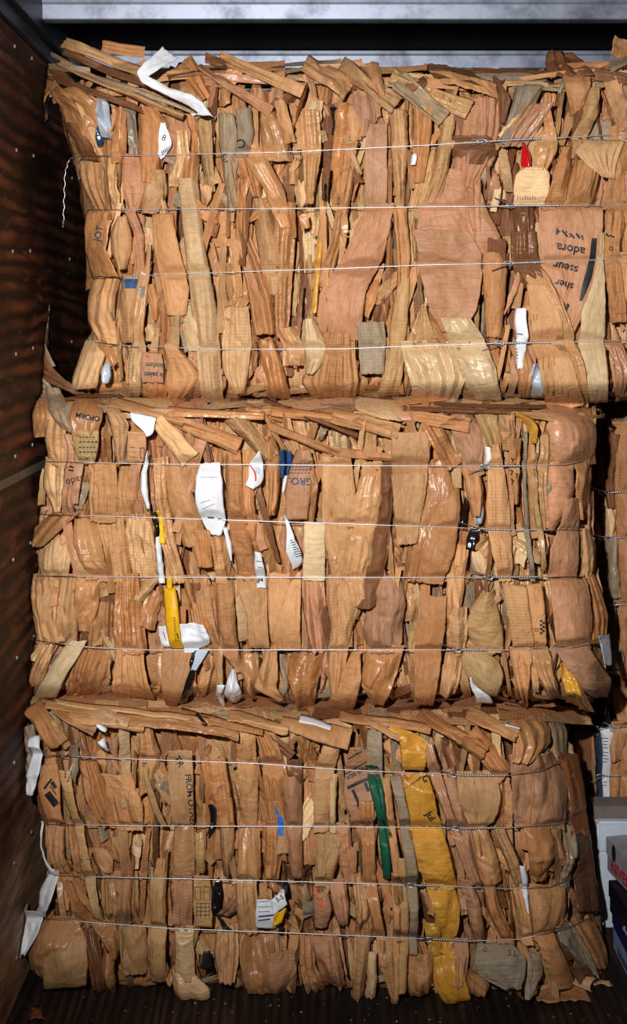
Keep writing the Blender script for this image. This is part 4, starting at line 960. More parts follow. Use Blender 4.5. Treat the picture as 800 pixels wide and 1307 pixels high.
 ('p', [(716, 736, 640), (712, 738, 670), (700, 736, 700), (698, 736, 732)], dict(f=32, cr=2, mat='kraft', bow=4)),
 ('o', [(732, 754, 594), (730, 752, 620), (736, 750, 655)], dict(f=24, sl=-24, pl=1)),
 ('t', [(738, 756, 680), (736, 760, 700), (738, 758, 730)], dict(f=24, pl=3)),
 ('p', [(700, 746, 738), (699, 750, 760), (702, 754, 790), (706, 752, 822)], dict(f=36, cr=2.5, bow=6, sl=0, mat='kraft', ref='pbig')),
 ('o', [(744, 758, 738), (748, 770, 765), (752, 776, 790), (752, 774, 812)], dict(f=26, pl=4, pa=6)),
 ('p', [(708, 752, 828), (716, 764, 845), (728, 776, 862), (744, 788, 878)], dict(f=36, cr=3, sl=8, mat='kraft', bow=3)),
 ('S', [(760, 776, 808), (764, 784, 822), (768, 780, 846)], dict(f=30, cr=2, mat='paper')),
 ('t', [(640, 668, 745), (644, 672, 780), (652, 680, 822)], dict(f=28, cr=1.5, sl=10, ref='fd0')),
 ('t', [(668, 690, 744), (672, 692, 780), (678, 694, 824)], dict(f=24, cr=1.5, ref='fd')),
 ('t', [(648, 676, 830), (654, 676, 860), (664, 672, 888)], dict(f=26, pl=2)),
 ('t', [(676, 698, 830), (680, 704, 855), (694, 712, 880)], dict(f=26, pl=3)),
 ('y', [(612, 628, 758), (598, 634, 775), (594, 640, 800), (602, 642, 824)], dict(f=28, cr=2, sl=0, mat='kraft')),
 ('y', [(596, 610, 830), (586, 634, 838), (592, 640, 858), (614, 632, 878)], dict(f=36, cr=1.5, mat='kraft')),
 ('W', [(596, 600, 858), (598, 604, 870), (604, 624, 884), (606, 626, 892)], dict(f=40, cr=3)),
 ('O', [(712, 722, 848), (714, 736, 866), (716, 744, 884), (722, 750, 896)], dict(f=28, cr=7, mat='film', label='translucent yellow wrap')),
 ('t', [(574, 596, 700), (570, 592, 735), (566, 588, 780)], dict(f=14, cr=6)),
 ('t', [(570, 596, 780), (570, 592, 830), (560, 582, 880)], dict(f=18, cr=6, pl=1)),
 # top edge
 ('t', bar(150, 512, 230, 536, 12, 12), dict(f=30, cr=4)), ('t', bar(222, 524, 330, 530, 12, 10), dict(f=36, cr=3, mat='gloss')),
 ('o', bar(226, 536, 300, 566, 16, 22), dict(f=28, cr=4)), ('t', bar(300, 534, 344, 580, 26, 20), dict(f=30, cr=5)),
 ('l', bar(205, 540, 240, 580, 20, 28), dict(f=30, cr=5)), ('d', bar(344, 512, 450, 552, 6, 8), dict(f=22, cr=3)),
 ('o', bar(352, 524, 440, 536, 14, 14), dict(f=28, cr=4)), ('o', bar(350, 545, 440, 582, 10, 12), dict(f=28, cr=3)),
 ('t', bar(430, 530, 500, 548, 18, 22), dict(f=24, cr=6)), ('o', bar(440, 576, 498, 582, 12, 10), dict(f=28, cr=4)),
 ('l', [(453, 511, 516, 517), (452, 521, 516, 528), (470, 528, 514, 532)], dict(f=44, cr=1.5, mat='kraft')),
 ('o', bar(524, 528, 590, 540, 14, 18), dict(f=26, cr=5)), ('d', bar(560, 515, 690, 519, 5, 5), dict(f=24, cr=3)),
 ('o', bar(548, 540, 575, 590, 24, 22), dict(f=30, cr=5, mat='gloss')), ('d', bar(520, 520, 640, 524, 6, 5), dict(f=36, cr=3)),
 ('d', bar(38, 470, 110, 506, 16, 10), dict(f=4, cr=3)), ('g', bar(42, 395, 62, 462, 5, 9, -3, 5), dict(f=-4, cr=2)), ('d', bar(46, 440, 98, 500, 8, 8, -8, 5), dict(f=2, cr=2)),
 ('g', bar(40, 476, 60, 498, 12, 18), dict(f=20, cr=4)),
]
# ================================================================ the lower bale
B1 = [(54, 960), (190, 966), (330, 971), (440, 979), (600, 986), (650, 986), (690, 981), (716, 966), (728, 950)]
B2 = [(56, 1048), (190, 1050), (440, 1051), (600, 1053), (660, 1052), (710, 1049), (740, 1036), (750, 1024)]
B3 = [(70, 1113), (180, 1116), (320, 1119), (530, 1125), (650, 1130), (700, 1128), (735, 1114), (756, 1096)]
B4 = [(60, 1168), (220, 1180), (400, 1187), (560, 1194), (600, 1196), (660, 1194), (720, 1181), (764, 1160)]
S_low = Surf([(34, 880), (42, 930), (52, 960), (46, 1000), (56, 1045), (60, 1090), (66, 1113), (52, 1150), (38, 1185), (36, 1220), (54, 1250), (60, 1272)],
             [(700, 880), (722, 930), (736, 990), (748, 1050), (756, 1110), (766, 1170), (774, 1215), (770, 1280)],
             [(20, 884), (200, 892), (400, 900), (560, 902), (790, 892)],
             [(30, 1246), (110, 1256), (240, 1268), (420, 1272), (560, 1276), (790, 1276)], .0, -.03, (B1, B2, B3, B4), 37, cr=90, rl=.04, rr=.2, rt=.11, ct=36, cb=18, rb=.03, xlim=(-.763, .80))
H_low = [
 ('W', [(38, 52, 936), (44, 56, 952), (40, 56, 975), (40, 48, 1005)], dict(f=36, cr=14, label='crumpled white plastic', mat='paper')),
 ('W', [(55, 58, 1044), (54, 57, 1070), (58, 62, 1092), (66, 76, 1112)], dict(f=26, cr=1)),
 ('W', [(66, 78, 1106), (54, 74, 1128), (52, 66, 1150), (44, 60, 1166)], dict(f=30, cr=12, mat='paper', label='white plastic bag')),
 ('W', [(32, 52, 1150), (28, 58, 1162), (30, 54, 1180), (27, 38, 1204)], dict(f=38, cr=16, mat='paper')),
 ('o', [(58, 76, 972), (52, 80, 1000), (58, 80, 1022), (66, 84, 1045)], dict(f=26, cr=2, ref='blk')),
 ('y', [(78, 94, 978), (84, 98, 1000), (92, 104, 1030), (102, 114, 1070), (108, 124, 1112)], dict(f=32, cr=1.5, ref='pst')),
 ('y', [(110, 124, 1116), (118, 130, 1145), (126, 134, 1170)], dict(f=30, cr=1)),
 ('t', [(60, 82, 1052), (62, 86, 1080), (72, 94, 1112)], dict(f=20, pl=3)),
 ('o', [(84, 104, 1052), (92, 116, 1085), (100, 124, 1112)], dict(f=18, pl=2)),
 ('o', [(100, 128, 975), (112, 146, 1020), (126, 158, 1048)], dict(f=18, pl=3)),
 ('t', [(130, 172, 990), (142, 184, 1020), (150, 184, 1048)], dict(f=24, cr=3)),
 ('o', [(146, 180, 1010), (150, 180, 1030), (154, 182, 1046)], dict(f=30, cr=2)),
 ('o', [(82, 100, 1118), (92, 118, 1145), (100, 134, 1172)], dict(f=18, pl=2)),
 ('t', [(128, 176, 1120), (132, 178, 1150), (136, 180, 1176)], dict(f=14, pl=4)),
 ('t', [(64, 96, 1172), (44, 112, 1186), (38, 118, 1210), (44, 118, 1235), (62, 112, 1250)], dict(f=40, cr=5, bow=24, sl=0, mat='gloss')),
 ('t', [(62, 114, 1190), (61, 118, 1215), (64, 114, 1240)], dict(f=52, cr=1.5, bow=6, sl=0, mat='kraft')),
 ('d', [(110, 126, 1184), (118, 136, 1215), (122, 145, 1257)], dict(f=40, cr=2, sl=-16, mat='gloss')),
 ('o', [(114, 152, 1176), (128, 154, 1190), (140, 152, 1205)], dict(f=36, cr=2)),
 ('o', [(134, 150, 1210), (134, 152, 1235), (138, 150, 1258)], dict(f=34, cr=6)),
 ('t', [(150, 188, 1184), (154, 190, 1205), (160, 188, 1230)], dict(f=26, cr=3)),
 ('y', [(192, 214, 1112), (194, 214, 1150), (194, 214, 1200), (192, 215, 1244)], dict(f=32, cr=1.5, pl=2, pa=3, mat='kraft')),
 ('t', [(176, 196, 930), (178, 206, 960), (180, 200, 1000)], dict(f=22, cr=3)),
 ('y', [(180, 186, 940), (184, 192, 980), (196, 206, 1030), (204, 212, 1046)], dict(f=26, cr=2)),
 ('t', [(216, 246, 955), (216, 248, 985), (219, 249, 1015), (222, 248, 1048)], dict(f=30, cr=2, bow=3, sl=0, ref='from', mat='kraft')),
 ('t', [(222, 248, 1056), (222, 250, 1085), (223, 249, 1112)], dict(f=26, cr=2)),
 ('p', [(222, 246, 1117), (222, 248, 1145), (224, 246, 1176)], dict(f=24, cr=3)),
 ('l', [(224, 248, 1184), (225, 250, 1205), (225, 252, 1232)], dict(f=34, cr=1, pl=1, pa=3, mat='gloss')),
 ('l', [(224, 252, 1236), (222, 270, 1248), (226, 271, 1268)], dict(f=42, cr=1.5, mat='gloss', tilt=20)),
 ('y', [(248, 268, 1116), (248, 272, 1145), (250, 272, 1176)], dict(f=24, cr=1.5, ref='grid', mat='kraft')),
 ('y', [(250, 264, 1064), (250, 264, 1085), (252, 262, 1104)], dict(f=28, cr=1.5, bow=6)),
 ('K', [(279, 281, 1116), (271, 284, 1128), (271, 280, 1150)], dict(f=32, cr=2, mat='film', name='plastic_film')),
 ('K', [(275, 281, 1156), (282, 289, 1170), (286, 298, 1184)], dict(f=30, cr=.5)),
 ('K', [(262, 271, 1200), (258, 274, 1222)], dict(f=38, cr=.5, bow=1)),
 ('K', [(266, 272, 1018), (269, 278, 1030), (270, 276, 1045), (265, 270, 1060)], dict(f=30, cr=3, mat='film', name='plastic_film')),
 ('o', [(262, 290, 972), (266, 296, 1010), (270, 300, 1045)], dict(f=20, pl=2)),
 ('t', [(300, 330, 905), (301, 328, 935), (302, 328, 965)], dict(f=24, cr=3)),
 ('t', [(302, 330, 972), (306, 330, 1010), (308, 328, 1048)], dict(f=26, cr=2.5, bow=8)),
 ('t', [(305, 332, 1054), (304, 334, 1085), (302, 334, 1112)], dict(f=28, cr=3)),
 ('t', [(298, 328, 1120), (300, 330, 1150), (304, 330, 1182)], dict(f=24, cr=2)),
 ('t', [(280, 300, 1050), (282, 300, 1085), (284, 298, 1112)], dict(f=22, bow=6, pl=1)),
 ('o', [(328, 342, 930), (332, 358, 950), (338, 364, 990), (346, 364, 1040)], dict(f=28, bow=10, cr=2)),
 ('p', [(360, 386, 992), (362, 386, 1020), (364, 386, 1060), (372, 386, 1110)], dict(f=30, cr=2, pl=1, pa=4, mat='kraft')),
 ('t', [(350, 360, 1020), (352, 366, 1050), (354, 372, 1080)], dict(f=26, cr=2, ref='logo')),
 ('d', [(366, 386, 970), (368, 386, 992)], dict(f=28, cr=1, mat='gloss')),
 ('o', [(334, 360, 1050), (336, 362, 1085), (338, 356, 1112)], dict(f=18, pl=2)),
 ('W', [(329, 350, 1138), (327, 352, 1155), (327, 352, 1178)], dict(f=36, cr=1, bow=1, sl=0, ref='lab7', name='paper_label')),
 ('W', [(345, 1138, 362, 1126), (350, 1155, 367, 1144)], dict(f=38, cr=1, bow=1, sl=0, ref='lab8', name='paper_label')),
 ('Y', [(350, 1157, 366, 1148), (348, 1175, 360, 1168)], dict(f=37, cr=2, bow=1, sl=0, name='paper_label')),
 ('K', [(362, 368, 1122), (360, 368, 1134)], dict(f=28, cr=.5)), ('K', [(356, 363, 1178), (355, 362, 1188)], dict(f=26, cr=.5)),
 ('t', [(412, 436, 945), (404, 430, 970), (400, 422, 1000), (400, 420, 1050)], dict(f=30, cr=1.5, bow=6, mat='kraft')),
 ('l', [(420, 430, 990), (420, 428, 1020), (420, 428, 1050)], dict(f=28, cr=1)),
 ('y', [(403, 440, 1056), (402, 436, 1075), (402, 430, 1100), (403, 420, 1130)], dict(f=28, cr=3, mat='flute', sl=0)),
 ('p', [(400, 416, 1128), (400, 424, 1150), (402, 416, 1175)], dict(f=26, cr=1.5, ref='orn')),
 ('p', [(446, 462, 950), (441, 480, 975), (438, 484, 1000), (442, 480, 1030), (452, 470, 1050)], dict(f=34, cr=1.5, bow=4, sl=0, ref='arrow', mat='kraft')),
 ('g', [(468, 486, 935), (465, 487, 955), (466, 488, 980), (474, 488, 996)], dict(f=38, cr=2, bow=5, mat='kraft', label='grey board')),
 ('G', [(465, 474, 970), (471, 483, 1000), (481, 490, 1040), (484, 496, 1080), (488, 497, 1112)], dict(f=44, cr=1.5, bow=2, label='dark green printed strip', mat='paper')),
 ('G', [(474, 481, 971), (482, 488, 1000), (486, 492, 1040), (492, 500, 1062)], dict(f=48, cr=1.5, bow=2, mat='paper')),
 ('t', [(488, 498, 993), (494, 504, 1050), (500, 512, 1110), (504, 516, 1190)], dict(f=42, sl=-10, cr=1, mat='kraft')),
 ('g', [(498, 512, 992), (508, 522, 1040), (516, 531, 1100), (520, 532, 1150), (521, 531, 1200)], dict(f=50, sl=0, cr=1, bow=4, mat='kraft')),
 ('y', [(504, 516, 1090), (508, 520, 1150), (508, 520, 1200), (506, 516, 1244)], dict(f=46, sl=0, cr=1, mat='kraft')),
 ('t', [(498, 508, 1110), (500, 509, 1180), (500, 508, 1240), (497, 506, 1278)], dict(f=48, sl=0, cr=1, mat='kraft')),
 ('t', [(488, 500, 1200), (486, 500, 1225), (496, 502, 1255)], dict(f=36, cr=1)),
 ('O', [(508, 534, 936), (510, 542, 955), (512, 540, 972)], dict(f=34, cr=2, mat='gloss')),
 ('O', [(514, 544, 985), (512, 552, 1005), (516, 556, 1030), (520, 564, 1050)], dict(f=36, cr=2, bow=5, mat='gloss', ref='yel')),
 ('O', [(520, 564, 1056), (526, 572, 1080), (532, 576, 1100), (544, 582, 1124)], dict(f=38, cr=3, bow=5, mat='kraft')),
 ('O', [(544, 580, 1130), (552, 586, 1150), (554, 582, 1175), (552, 576, 1206)], dict(f=32, cr=6, mat='gloss')),
 ('O', [(552, 584, 1216), (550, 592, 1240), (562, 598, 1262), (576, 594, 1276)], dict(f=44, cr=2.5, mat='gloss', pl=2, pa=3)),
 ('O', [(540, 560, 1180), (546, 562, 1200), (552, 566, 1222)], dict(f=26, cr=5)),
 ('o', [(458, 474, 1020), (459, 478, 1060), (462, 480, 1120), (478, 490, 1180), (482, 492, 1212)], dict(f=38, cr=2, mat='gloss', bow=5)),
 ('t', [(450, 472, 1120), (454, 474, 1150), (452, 476, 1195)], dict(f=28, pl=2)),
 ('t', [(452, 474, 1196), (450, 468, 1230), (448, 462, 1268)], dict(f=38, cr=1.5, pl=1)),
 ('c', [(466, 480, 1215), (468, 480, 1240), (464, 478, 1266)], dict(f=26, cr=2)),
 ('p', [(424, 448, 1056), (430, 450, 1085), (436, 456, 1118)], dict(f=22, pl=3)),
 ('p', [(420, 442, 1125), (424, 446, 1150), (430, 444, 1170)], dict(f=26, cr=3)),
 ('p', [(536, 552, 945), (548, 562, 985), (564, 576, 1030), (582, 596, 1080), (596, 612, 1120)], dict(f=40, sl=10, cr=2, mat='gloss')),
 ('p', [(564, 582, 985), (576, 596, 1030), (590, 604, 1075), (602, 616, 1122)], dict(f=30, sl=-16, cr=2)),
 ('p', [(586, 604, 1126), (592, 612, 1150), (604, 618, 1192)], dict(f=34, bow=12)),
 ('o', [(612, 626, 1100), (618, 636, 1150), (638, 656, 1194)], dict(f=28, pl=2)),
 ('t', [(582, 634, 988), (583, 636, 1010), (590, 632, 1030), (600, 620, 1048)], dict(f=36, cr=2, bow=4, sl=0, mat='kraft')),
 ('t', [(598, 622, 1056), (602, 632, 1085), (612, 640, 1118)], dict(f=28, cr=3, mat='gloss')),
 ('t', [(628, 646, 1060), (642, 660, 1090), (656, 668, 1126)], dict(f=30, sl=-12)),
 ('o', [(648, 680, 905), (650, 700, 925), (654, 700, 945), (654, 684, 962)], dict(f=34, cr=4, bow=16, mat='gloss')),
 ('p', [(652, 706, 965), (650, 720, 985), (652, 724, 1010), (656, 718, 1046)], dict(f=26, cr=5, bow=10)),
 ('g', [(696, 712, 905), (702, 722, 930), (708, 722, 955)], dict(f=24, cr=4)),
 ('d', [(714, 736, 965), (722, 744, 1005), (726, 748, 1050)], dict(f=24, cr=2, mat='gloss')),
 ('d', [(726, 750, 1060), (730, 756, 1095), (734, 764, 1150)], dict(f=24, cr=2, mat='gloss')),
 ('o', [(668, 700, 1056), (672, 708, 1085), (676, 704, 1118)], dict(f=30, cr=5, mat='gloss')),
 ('t', [(672, 718, 1132), (672, 720, 1150), (676, 716, 1172), (680, 706, 1190)], dict(f=34, cr=1.5, bow=5, sl=0, mat='flute')),
 ('t', [(652, 672, 1132), (656, 676, 1155), (658, 678, 1192)], dict(f=28, cr=3)),
 ('g', [(718, 730, 1060), (716, 730, 1095), (712, 728, 1130)], dict(f=34, cr=4, mat='film')),
 ('W', [(659, 668, 1096), (662, 672, 1115), (664, 671, 1132), (669, 673, 1156)], dict(f=42, cr=2)),
 ('g', [(608, 652, 1200), (602, 668, 1212), (606, 666, 1230), (640, 658, 1246)], dict(f=48, cr=3, bow=6, sl=0, ref='sl', mat='kraft')),
 ('p', [(572, 596, 1200), (568, 594, 1220), (566, 592, 1238)], dict(f=44, cr=1.5, mat='flute')),
 ('o', [(598, 612, 1232), (594, 622, 1245), (598, 616, 1262)], dict(f=40, pl=3, pa=4)),
 ('o', [(682, 708, 1192), (690, 720, 1215), (700, 732, 1246)], dict(f=40, cr=2, mat='kraft')),
 ('g', [(672, 686, 1215), (668, 690, 1235), (666, 684, 1250)], dict(f=42, pl=5, pa=3, mat='kraft')),
 ('y', [(688, 700, 1220), (696, 708, 1245), (702, 710, 1262)], dict(f=38, pl=4, pa=3)),
 ('g', [(710, 736, 1182), (718, 752, 1205), (736, 756, 1226)], dict(f=40, cr=5, mat='film')),
 ('o', [(732, 760, 1176), (742, 768, 1196), (752, 772, 1216)], dict(f=34, cr=4)),
 ('d', [(722, 748, 1225), (736, 762, 1245), (744, 766, 1262)], dict(f=36, cr=5, mat='gloss')),
 ('p', [(400, 430, 1196), (402, 436, 1220), (410, 440, 1250)], dict(f=30, cr=7, pl=3)),
 ('o', [(378, 400, 1196), (380, 402, 1225), (390, 420, 1264)], dict(f=26, pl=3)),
 ('o', [(520, 552, 1215), (514, 554, 1232), (520, 552, 1258)], dict(f=36, cr=4, bow=16)),
 ('o', [(306, 350, 1196), (308, 352, 1220), (316, 348, 1255)], dict(f=28, cr=5)),
 ('t', [(276, 304, 1188), (274, 306, 1215), (280, 300, 1240)], dict(f=26, cr=4)),
 ('p', [(332, 376, 1216), (330, 378, 1235), (336, 370, 1258)], dict(f=36, cr=3, mat='flute')),
 # top edge
 ('l', bar(82, 888, 262, 908, 6, 7), dict(f=54, cr=1, mat='kraft')), ('t', bar(70, 892, 200, 914, 10, 8), dict(f=38, cr=3)),
 ('o', bar(78, 898, 120, 922, 14, 16), dict(f=40, cr=3)), ('t', bar(98, 906, 180, 922, 14, 12), dict(f=40, cr=2)),
 ('l', bar(130, 900, 162, 912, 18, 14), dict(f=56, cr=5)), ('o', bar(160, 908, 300, 926, 14, 10), dict(f=44, cr=4, mat='gloss')),
 ('o', bar(240, 906, 330, 922, 12, 10), dict(f=44, cr=4)), ('K', bar(252, 902, 266, 916, 8, 6), dict(f=50, cr=1)),
 ('g', bar(36, 930, 44, 976, 18, 24), dict(f=8, cr=5)), ('o', bar(48, 900, 74, 940, 22, 30), dict(f=34, cr=5)),
 ('t', bar(300, 906, 362, 920, 12, 14), dict(f=44, cr=4)), ('t', bar(366, 914, 440, 934, 22, 24), dict(f=42, cr=5, mat='kraft')),
 ('d', bar(340, 934, 368, 952, 18, 14), dict(f=30, cr=4)), ('o', bar(440, 906, 540, 920, 10, 12), dict(f=44, cr=4)),
 ('t', bar(470, 912, 512, 936, 8, 10), dict(f=46, cr=3)), ('o', bar(540, 905, 610, 950, 16, 22), dict(f=46, cr=4, mat='gloss')),
 ('O', bar(500, 926, 535, 940, 14, 10), dict(f=40, cr=5)), ('t', bar(600, 904, 650, 930, 14, 18), dict(f=44, cr=4)),
 ('o', bar(600, 930, 640, 982, 24, 26), dict(f=36, cr=4)), ('W', bar(383, 906, 422, 918, 8, 6), dict(f=56, cr=2)),
 ('W', bar(640, 914, 658, 920, 4, 4), dict(f=56, cr=1)), ('W', bar(134, 935, 142, 952, 9, 5), dict(f=46, cr=4)), ('W', bar(128, 916, 140, 924, 7, 5), dict(f=46, cr=2)),
 ('y', bar(76, 918, 84, 944, 10, 12), dict(f=36, cr=3)), ('o', bar(640, 905, 700, 902, 10, 14), dict(f=40, cr=5)),
]
# ================================================================ build
up, rt = make_bale('cardboard_bale', 'topmost bale of crushed brown cardboard, just under the roof bows, white plastic strip on it', 'wire-tied cardboard bales',
    S_top, 1.556, 2.40, 1.05, H_top, (T1, T2, T3, T4), 101, ang=-2, umax=868,
    knots=((618, 690), (655, 712), (652, 692), (640, 700)), tails=[(.35, .35)] * 4, nB=30)
mi, rm = make_bale('cardboard_bale', 'middle bale of crushed brown cardboard with a large white label and yellow strap', 'wire-tied cardboard bales',
    S_mid, .775, 1.552, 1.05, H_mid, (M1, M2, M3, M4), 202, ang=1, w=(5, 5, 3, 2, 1.5, 1, .6, .5),
    knots=((622, 662), (610, 652), (626, 690), (586, 620)), nB=30)
lw, rl = make_bale('cardboard_bale', 'bottom bale on the wood floor with green and ochre strips and an arrow symbol', 'wire-tied cardboard bales',
    S_low, 0.0, .77, 1.05, H_low, (B1, B2, B3, B4), 303, ang=7, w=(5, 6, 3, 1.5, 1.5, 1.5, .6, .3),
    knots=((580, 640), (584, 630), (526, 560), (550, 600)), nB=26)
def has(o): return o is not None
# ---- writing on the upper bale
text_on(rt['adora'], 'adora', 728, 318, 16, 190, bold=.02); text_on(rt['adora'], 'sseur', 722, 341, 15, 194, bold=.02); text_on(rt['adora'], 'sher', 720, 363, 14, 196, bold=.02)
text_on(rt['adora'], '4', 712, 295, 12, 190, bold=.03); text_on(rt['adora'], '.', 722, 299, 12, 190, bold=.04)
marks_on(rt['adora'], [bar(717, 294, 724, 302, 2.4), bar(727, 298, 733, 304, 2.6), bar(735, 298, 740, 304, 2.6), bar(742, 300, 744, 306, 2.4), bar(726, 303, 731, 300, 1.6)])
mark_on(rt['adora'], [(755, 762, 304), (752, 760, 330), (746, 756, 352), (742, 750, 368), (739, 743, 384)])
marks_on(rt['adora'], [bar(714, 385, 719, 395, 5), bar(725, 388, 719, 402, 4.5), bar(722, 412, 728, 414, 2)])
text_on(rt['ctr'], 'o', 780, 318, 12, 170); marks_on(rt['ctr'], [bar(771, 296, 777, 302, 2.4), bar(778, 300, 784, 303, 2.2)])
text_on(rt['flapB'], 'B', 706, 503, 7, 0, bold=.03)
marks_on(rt['flapB'], [bar(x, y + k * 2.2, x + 2.0, y + k * 2.2 + .2, 1.0) for (x, y, n) in ((686, 458, 6), (692, 457, 7), (699, 456, 7), (706, 455, 6), (690, 490, 6), (698, 488, 7), (706, 487, 9), (716, 494, 5), (724, 500, 4), (680, 402, 4), (684, 401, 4)) for k in range(n)], 'd')
text_on(rt['palet'], 'la palett', 196, 478, 9, 184, bold=.02, sx=.85); text_on(rt['palet'], 'lataforn', 197, 466, 9, 184, bold=.02, sx=.8)
marks_on(rt['palet'], [bar(186, 455, 190, 455, 1.6)], 'R')
text_on(rt['oci'], '3', 287, 201, 16, 170, bold=.01); text_on(rt['oci2'], 'CI', 306, 183, 16, 165, bold=.01)
text_on(rt['lab1'], '8', 209, 176, 11, 20, bold=.0); marks_on(rt['lab1'], [bar(206 + k * 2, 193 - k * 1.4, 208 + k * 2, 197 - k * 1.4, 1.1) for k in range(6)])
text_on(rt['jot'], 'JOT', 126, 298, 12, -78, 'n', bold=.02)
mark_on(rt['blueband'], [(154, 179, 356), (154, 179, 368)], 'B')
marks_on(rt['strip1'], [bar(x, 445 + k * 4, x + 4, 445.4 + k * 4, .9) for x in (657,) for k in range(5)] + [bar(660, 426, 667, 427, 1.4)], 'n')
marks_on(rt['lines1'], [bar(660 + k * 3.2, 250 + (k % 3), 661 + k * 3.2, 255, .8) for k in range(8)], 'n')
# ---- writing on the middle bale
text_on(rm['oform'], 'OFORM', 112, 532, 9, 190, bold=.04)
marks_on(rm['green'], [bar(x, y, x + w_, y, 2.0) for y, w_ in ((558, 2.6), (564, 3.4), (571, 2.8), (577, 3.2)) for x in np.arange(101, 122, w_ + 1.6)], 'G')
text_on(rm['green'], '96 IMPR', 112, 585, 7, 183, 'G', bold=.01)
text_on(rm['bado'], 'bado', 96, 613, 13, 165, bold=.0); marks_on(rm['bado'], [bar(86, 594, 94, 597, 2), bar(88, 600, 94, 601, 2)])
marks_on(rm['boxm'], [bar(165, 571, 172, 571, 1), bar(179, 571, 179, 585, 1), bar(179, 585, 184, 585, 1), bar(184, 585, 184, 572, 1), bar(184, 572, 179, 572, 1), bar(165, 583, 176, 584, .7)], 'K')
text_on(rm['gro'], 'GRO:', 384, 614, 13, 182, 'n', bold=.02)
marks_on(rm['gro'], [bar(x, y, x + 3.4, y - .6, 1.2) for y in (592, 596, 600, 604) for x in np.arange(371 + (600 - y) * .3, 396, 4.6)], 'n')
marks_on(rm['lab3'], [bar(265, 660.5, 273, 661, 2), bar(278, 662, 286, 664, 2), bar(256, 642, 268, 638, .6), bar(258, 650, 274, 643, .6), bar(256, 609, 278, 609, .6)], 'n')
mark_on(rm['lab4'], [(318, 320, 594), (323, 325, 600), (326, 328, 607), (325, 327, 614)], 'R'); mark_on(rm['lab4'], [(325, 331, 596), (325, 333, 601), (328, 332, 605)], 'S')
marks_on(rm['prt'], [bar(370 + k, 690 + k * 3, 378 + k, 688 + k * 3, 1.0) for k in range(8)], 'n')
text_on(rm['mou'], 'NOM', 309, 784, 13, 80, bold=.03)
text_on(rm['lab6'], '74', 332, 740, 8, 0, 'n', bold=.03); marks_on(rm['lab6'], [bar(327, 716, 334, 717, 1), bar(329, 724, 337, 725, .7)], 'n')
marks_on(rm['ytag'], [bar(221 + .15 * k, 788 + k * 2.6, 224 + .15 * k, 788.6 + k * 2.6, .9) for k in range(12)] + [bar(226, 808, 228, 818, 1.6)], 'K')
marks_on(rm['lab5'], [bar(208, 806, 212, 818, 1), bar(213, 806, 216, 816, .8), bar(210, 798, 218, 812, .8)], 'R')
for k, (x, y) in enumerate(((652, 585), (656, 592), (651, 600), (657, 604), (652, 612))): marks_on(rm['ara'], [bar(x, y, x + 4, y + 2, 1.6), bar(x + 3, y + 2, x + 1, y + 6, 1.4)])
text_on(rm['fd'], 'D', 684, 804, 7, 90); text_on(rm['fd'], 'E', 684, 820, 7, 90)
marks_on(rm['fd'], [bar(689 + (k % 2) * 3, 792 + k * 2.6, 692 + (k % 2) * 3, 793 + k * 2.6, 2.6) for k in range(7)])
# ---- writing on the lower bale
marks_on(rl['blk'], [bar(56, 1007, 66, 994, 2.6), bar(60, 1012, 72, 1028, 9), bar(66, 998, 71, 1006, 5), bar(64, 1003, 72, 1015, 1.5)])
text_on(rl['pst'], 'P', 81, 978, 9, 0, bold=.04); marks_on(rl['pst'], [bar(82.4, 984 + k * 3.6, 84, 985.6 + k * 3.6, 1.8) for k in range(3)] + [bar(86, 998, 90, 988, 1.2)])
marks_on(rl['pst'], [bar(110, 1096, 122, 1099, 2), bar(114, 1090, 123, 1104, 3), bar(118, 1088, 123, 1092, 2)])
text_on(rl['from'], 'FROM OTHER', 243, 1022, 11, 84, bold=.015, sx=1.0); marks_on(rl['from'], [bar(247, 1000 + k * 4, 250, 1001 + k * 4, 1.2) for k in range(8)]); text_on(rl['from'], 'TR', 228, 972, 12, 60, bold=.015); 
marks_on(rl['grid'], [bar(*q, .8) for q in ((249, 1132, 256, 1132), (249, 1132, 249, 1149), (256, 1132, 256, 1149), (249, 1149, 256, 1149), (260, 1132, 268, 1132), (260, 1132, 260, 1149), (268, 1132, 268, 1149), (260, 1149, 268, 1149),
    (250, 1153, 268, 1153), (250, 1158, 268, 1158), (250, 1163, 268, 1163), (250, 1168, 268, 1168), (251, 1152, 251, 1172), (256, 1152, 256, 1172), (262, 1152, 262, 1172), (267, 1152, 267, 1172))])
mark_on(rl['logo'], [(354, 360, 1042), (352, 363, 1050), (352, 362, 1058), (356, 362, 1067)], 'L')
marks_on(rl['logo'], [bar(350, 1032, 357, 1040, 4)], 'L')
text_on(rl['lab8'], '5-5', 357, 1147, 8, -30, bold=.03); marks_on(rl['lab8'], [bar(347 + k * 1.9, 1139 - k, 350 + k * 1.9, 1145 - k, .8) for k in range(7)])
marks_on(rl['lab7'], [bar(329, y, 329 + w_, y - 1, .8) for y, w_ in ((1142, 14), (1145, 16), (1148, 12), (1151, 15), (1158, 18), (1164, 22))] + [bar(330, 1170, 350, 1168, 2.2), bar(329, 1175, 345, 1173, 1.6)], 'n')
mark_on(rl['orn'], [(400, 402, 1131), (403, 406, 1142), (408, 412, 1152), (413, 416, 1161)], 'e')
A = rl['arrow']
marks_on(A, [bar(443, 1006, 469, 994, 4.2), bar(450, 1008, 458, 1026, 4.2), bar(455, 1029, 465, 1025, 3.0), bar(458, 1030, 464, 1036, 4.5), bar(466, 999, 470, 1010, 4),
             bar(444, 969, 462, 959, 1.4), bar(441, 988, 468, 972, 1.4), bar(438, 1022, 450, 1049, 1.8), bar(452, 956, 458, 964, .8)])
text_on(A, 'THIS SIDE', 455, 986, 7, 150, bold=.03)
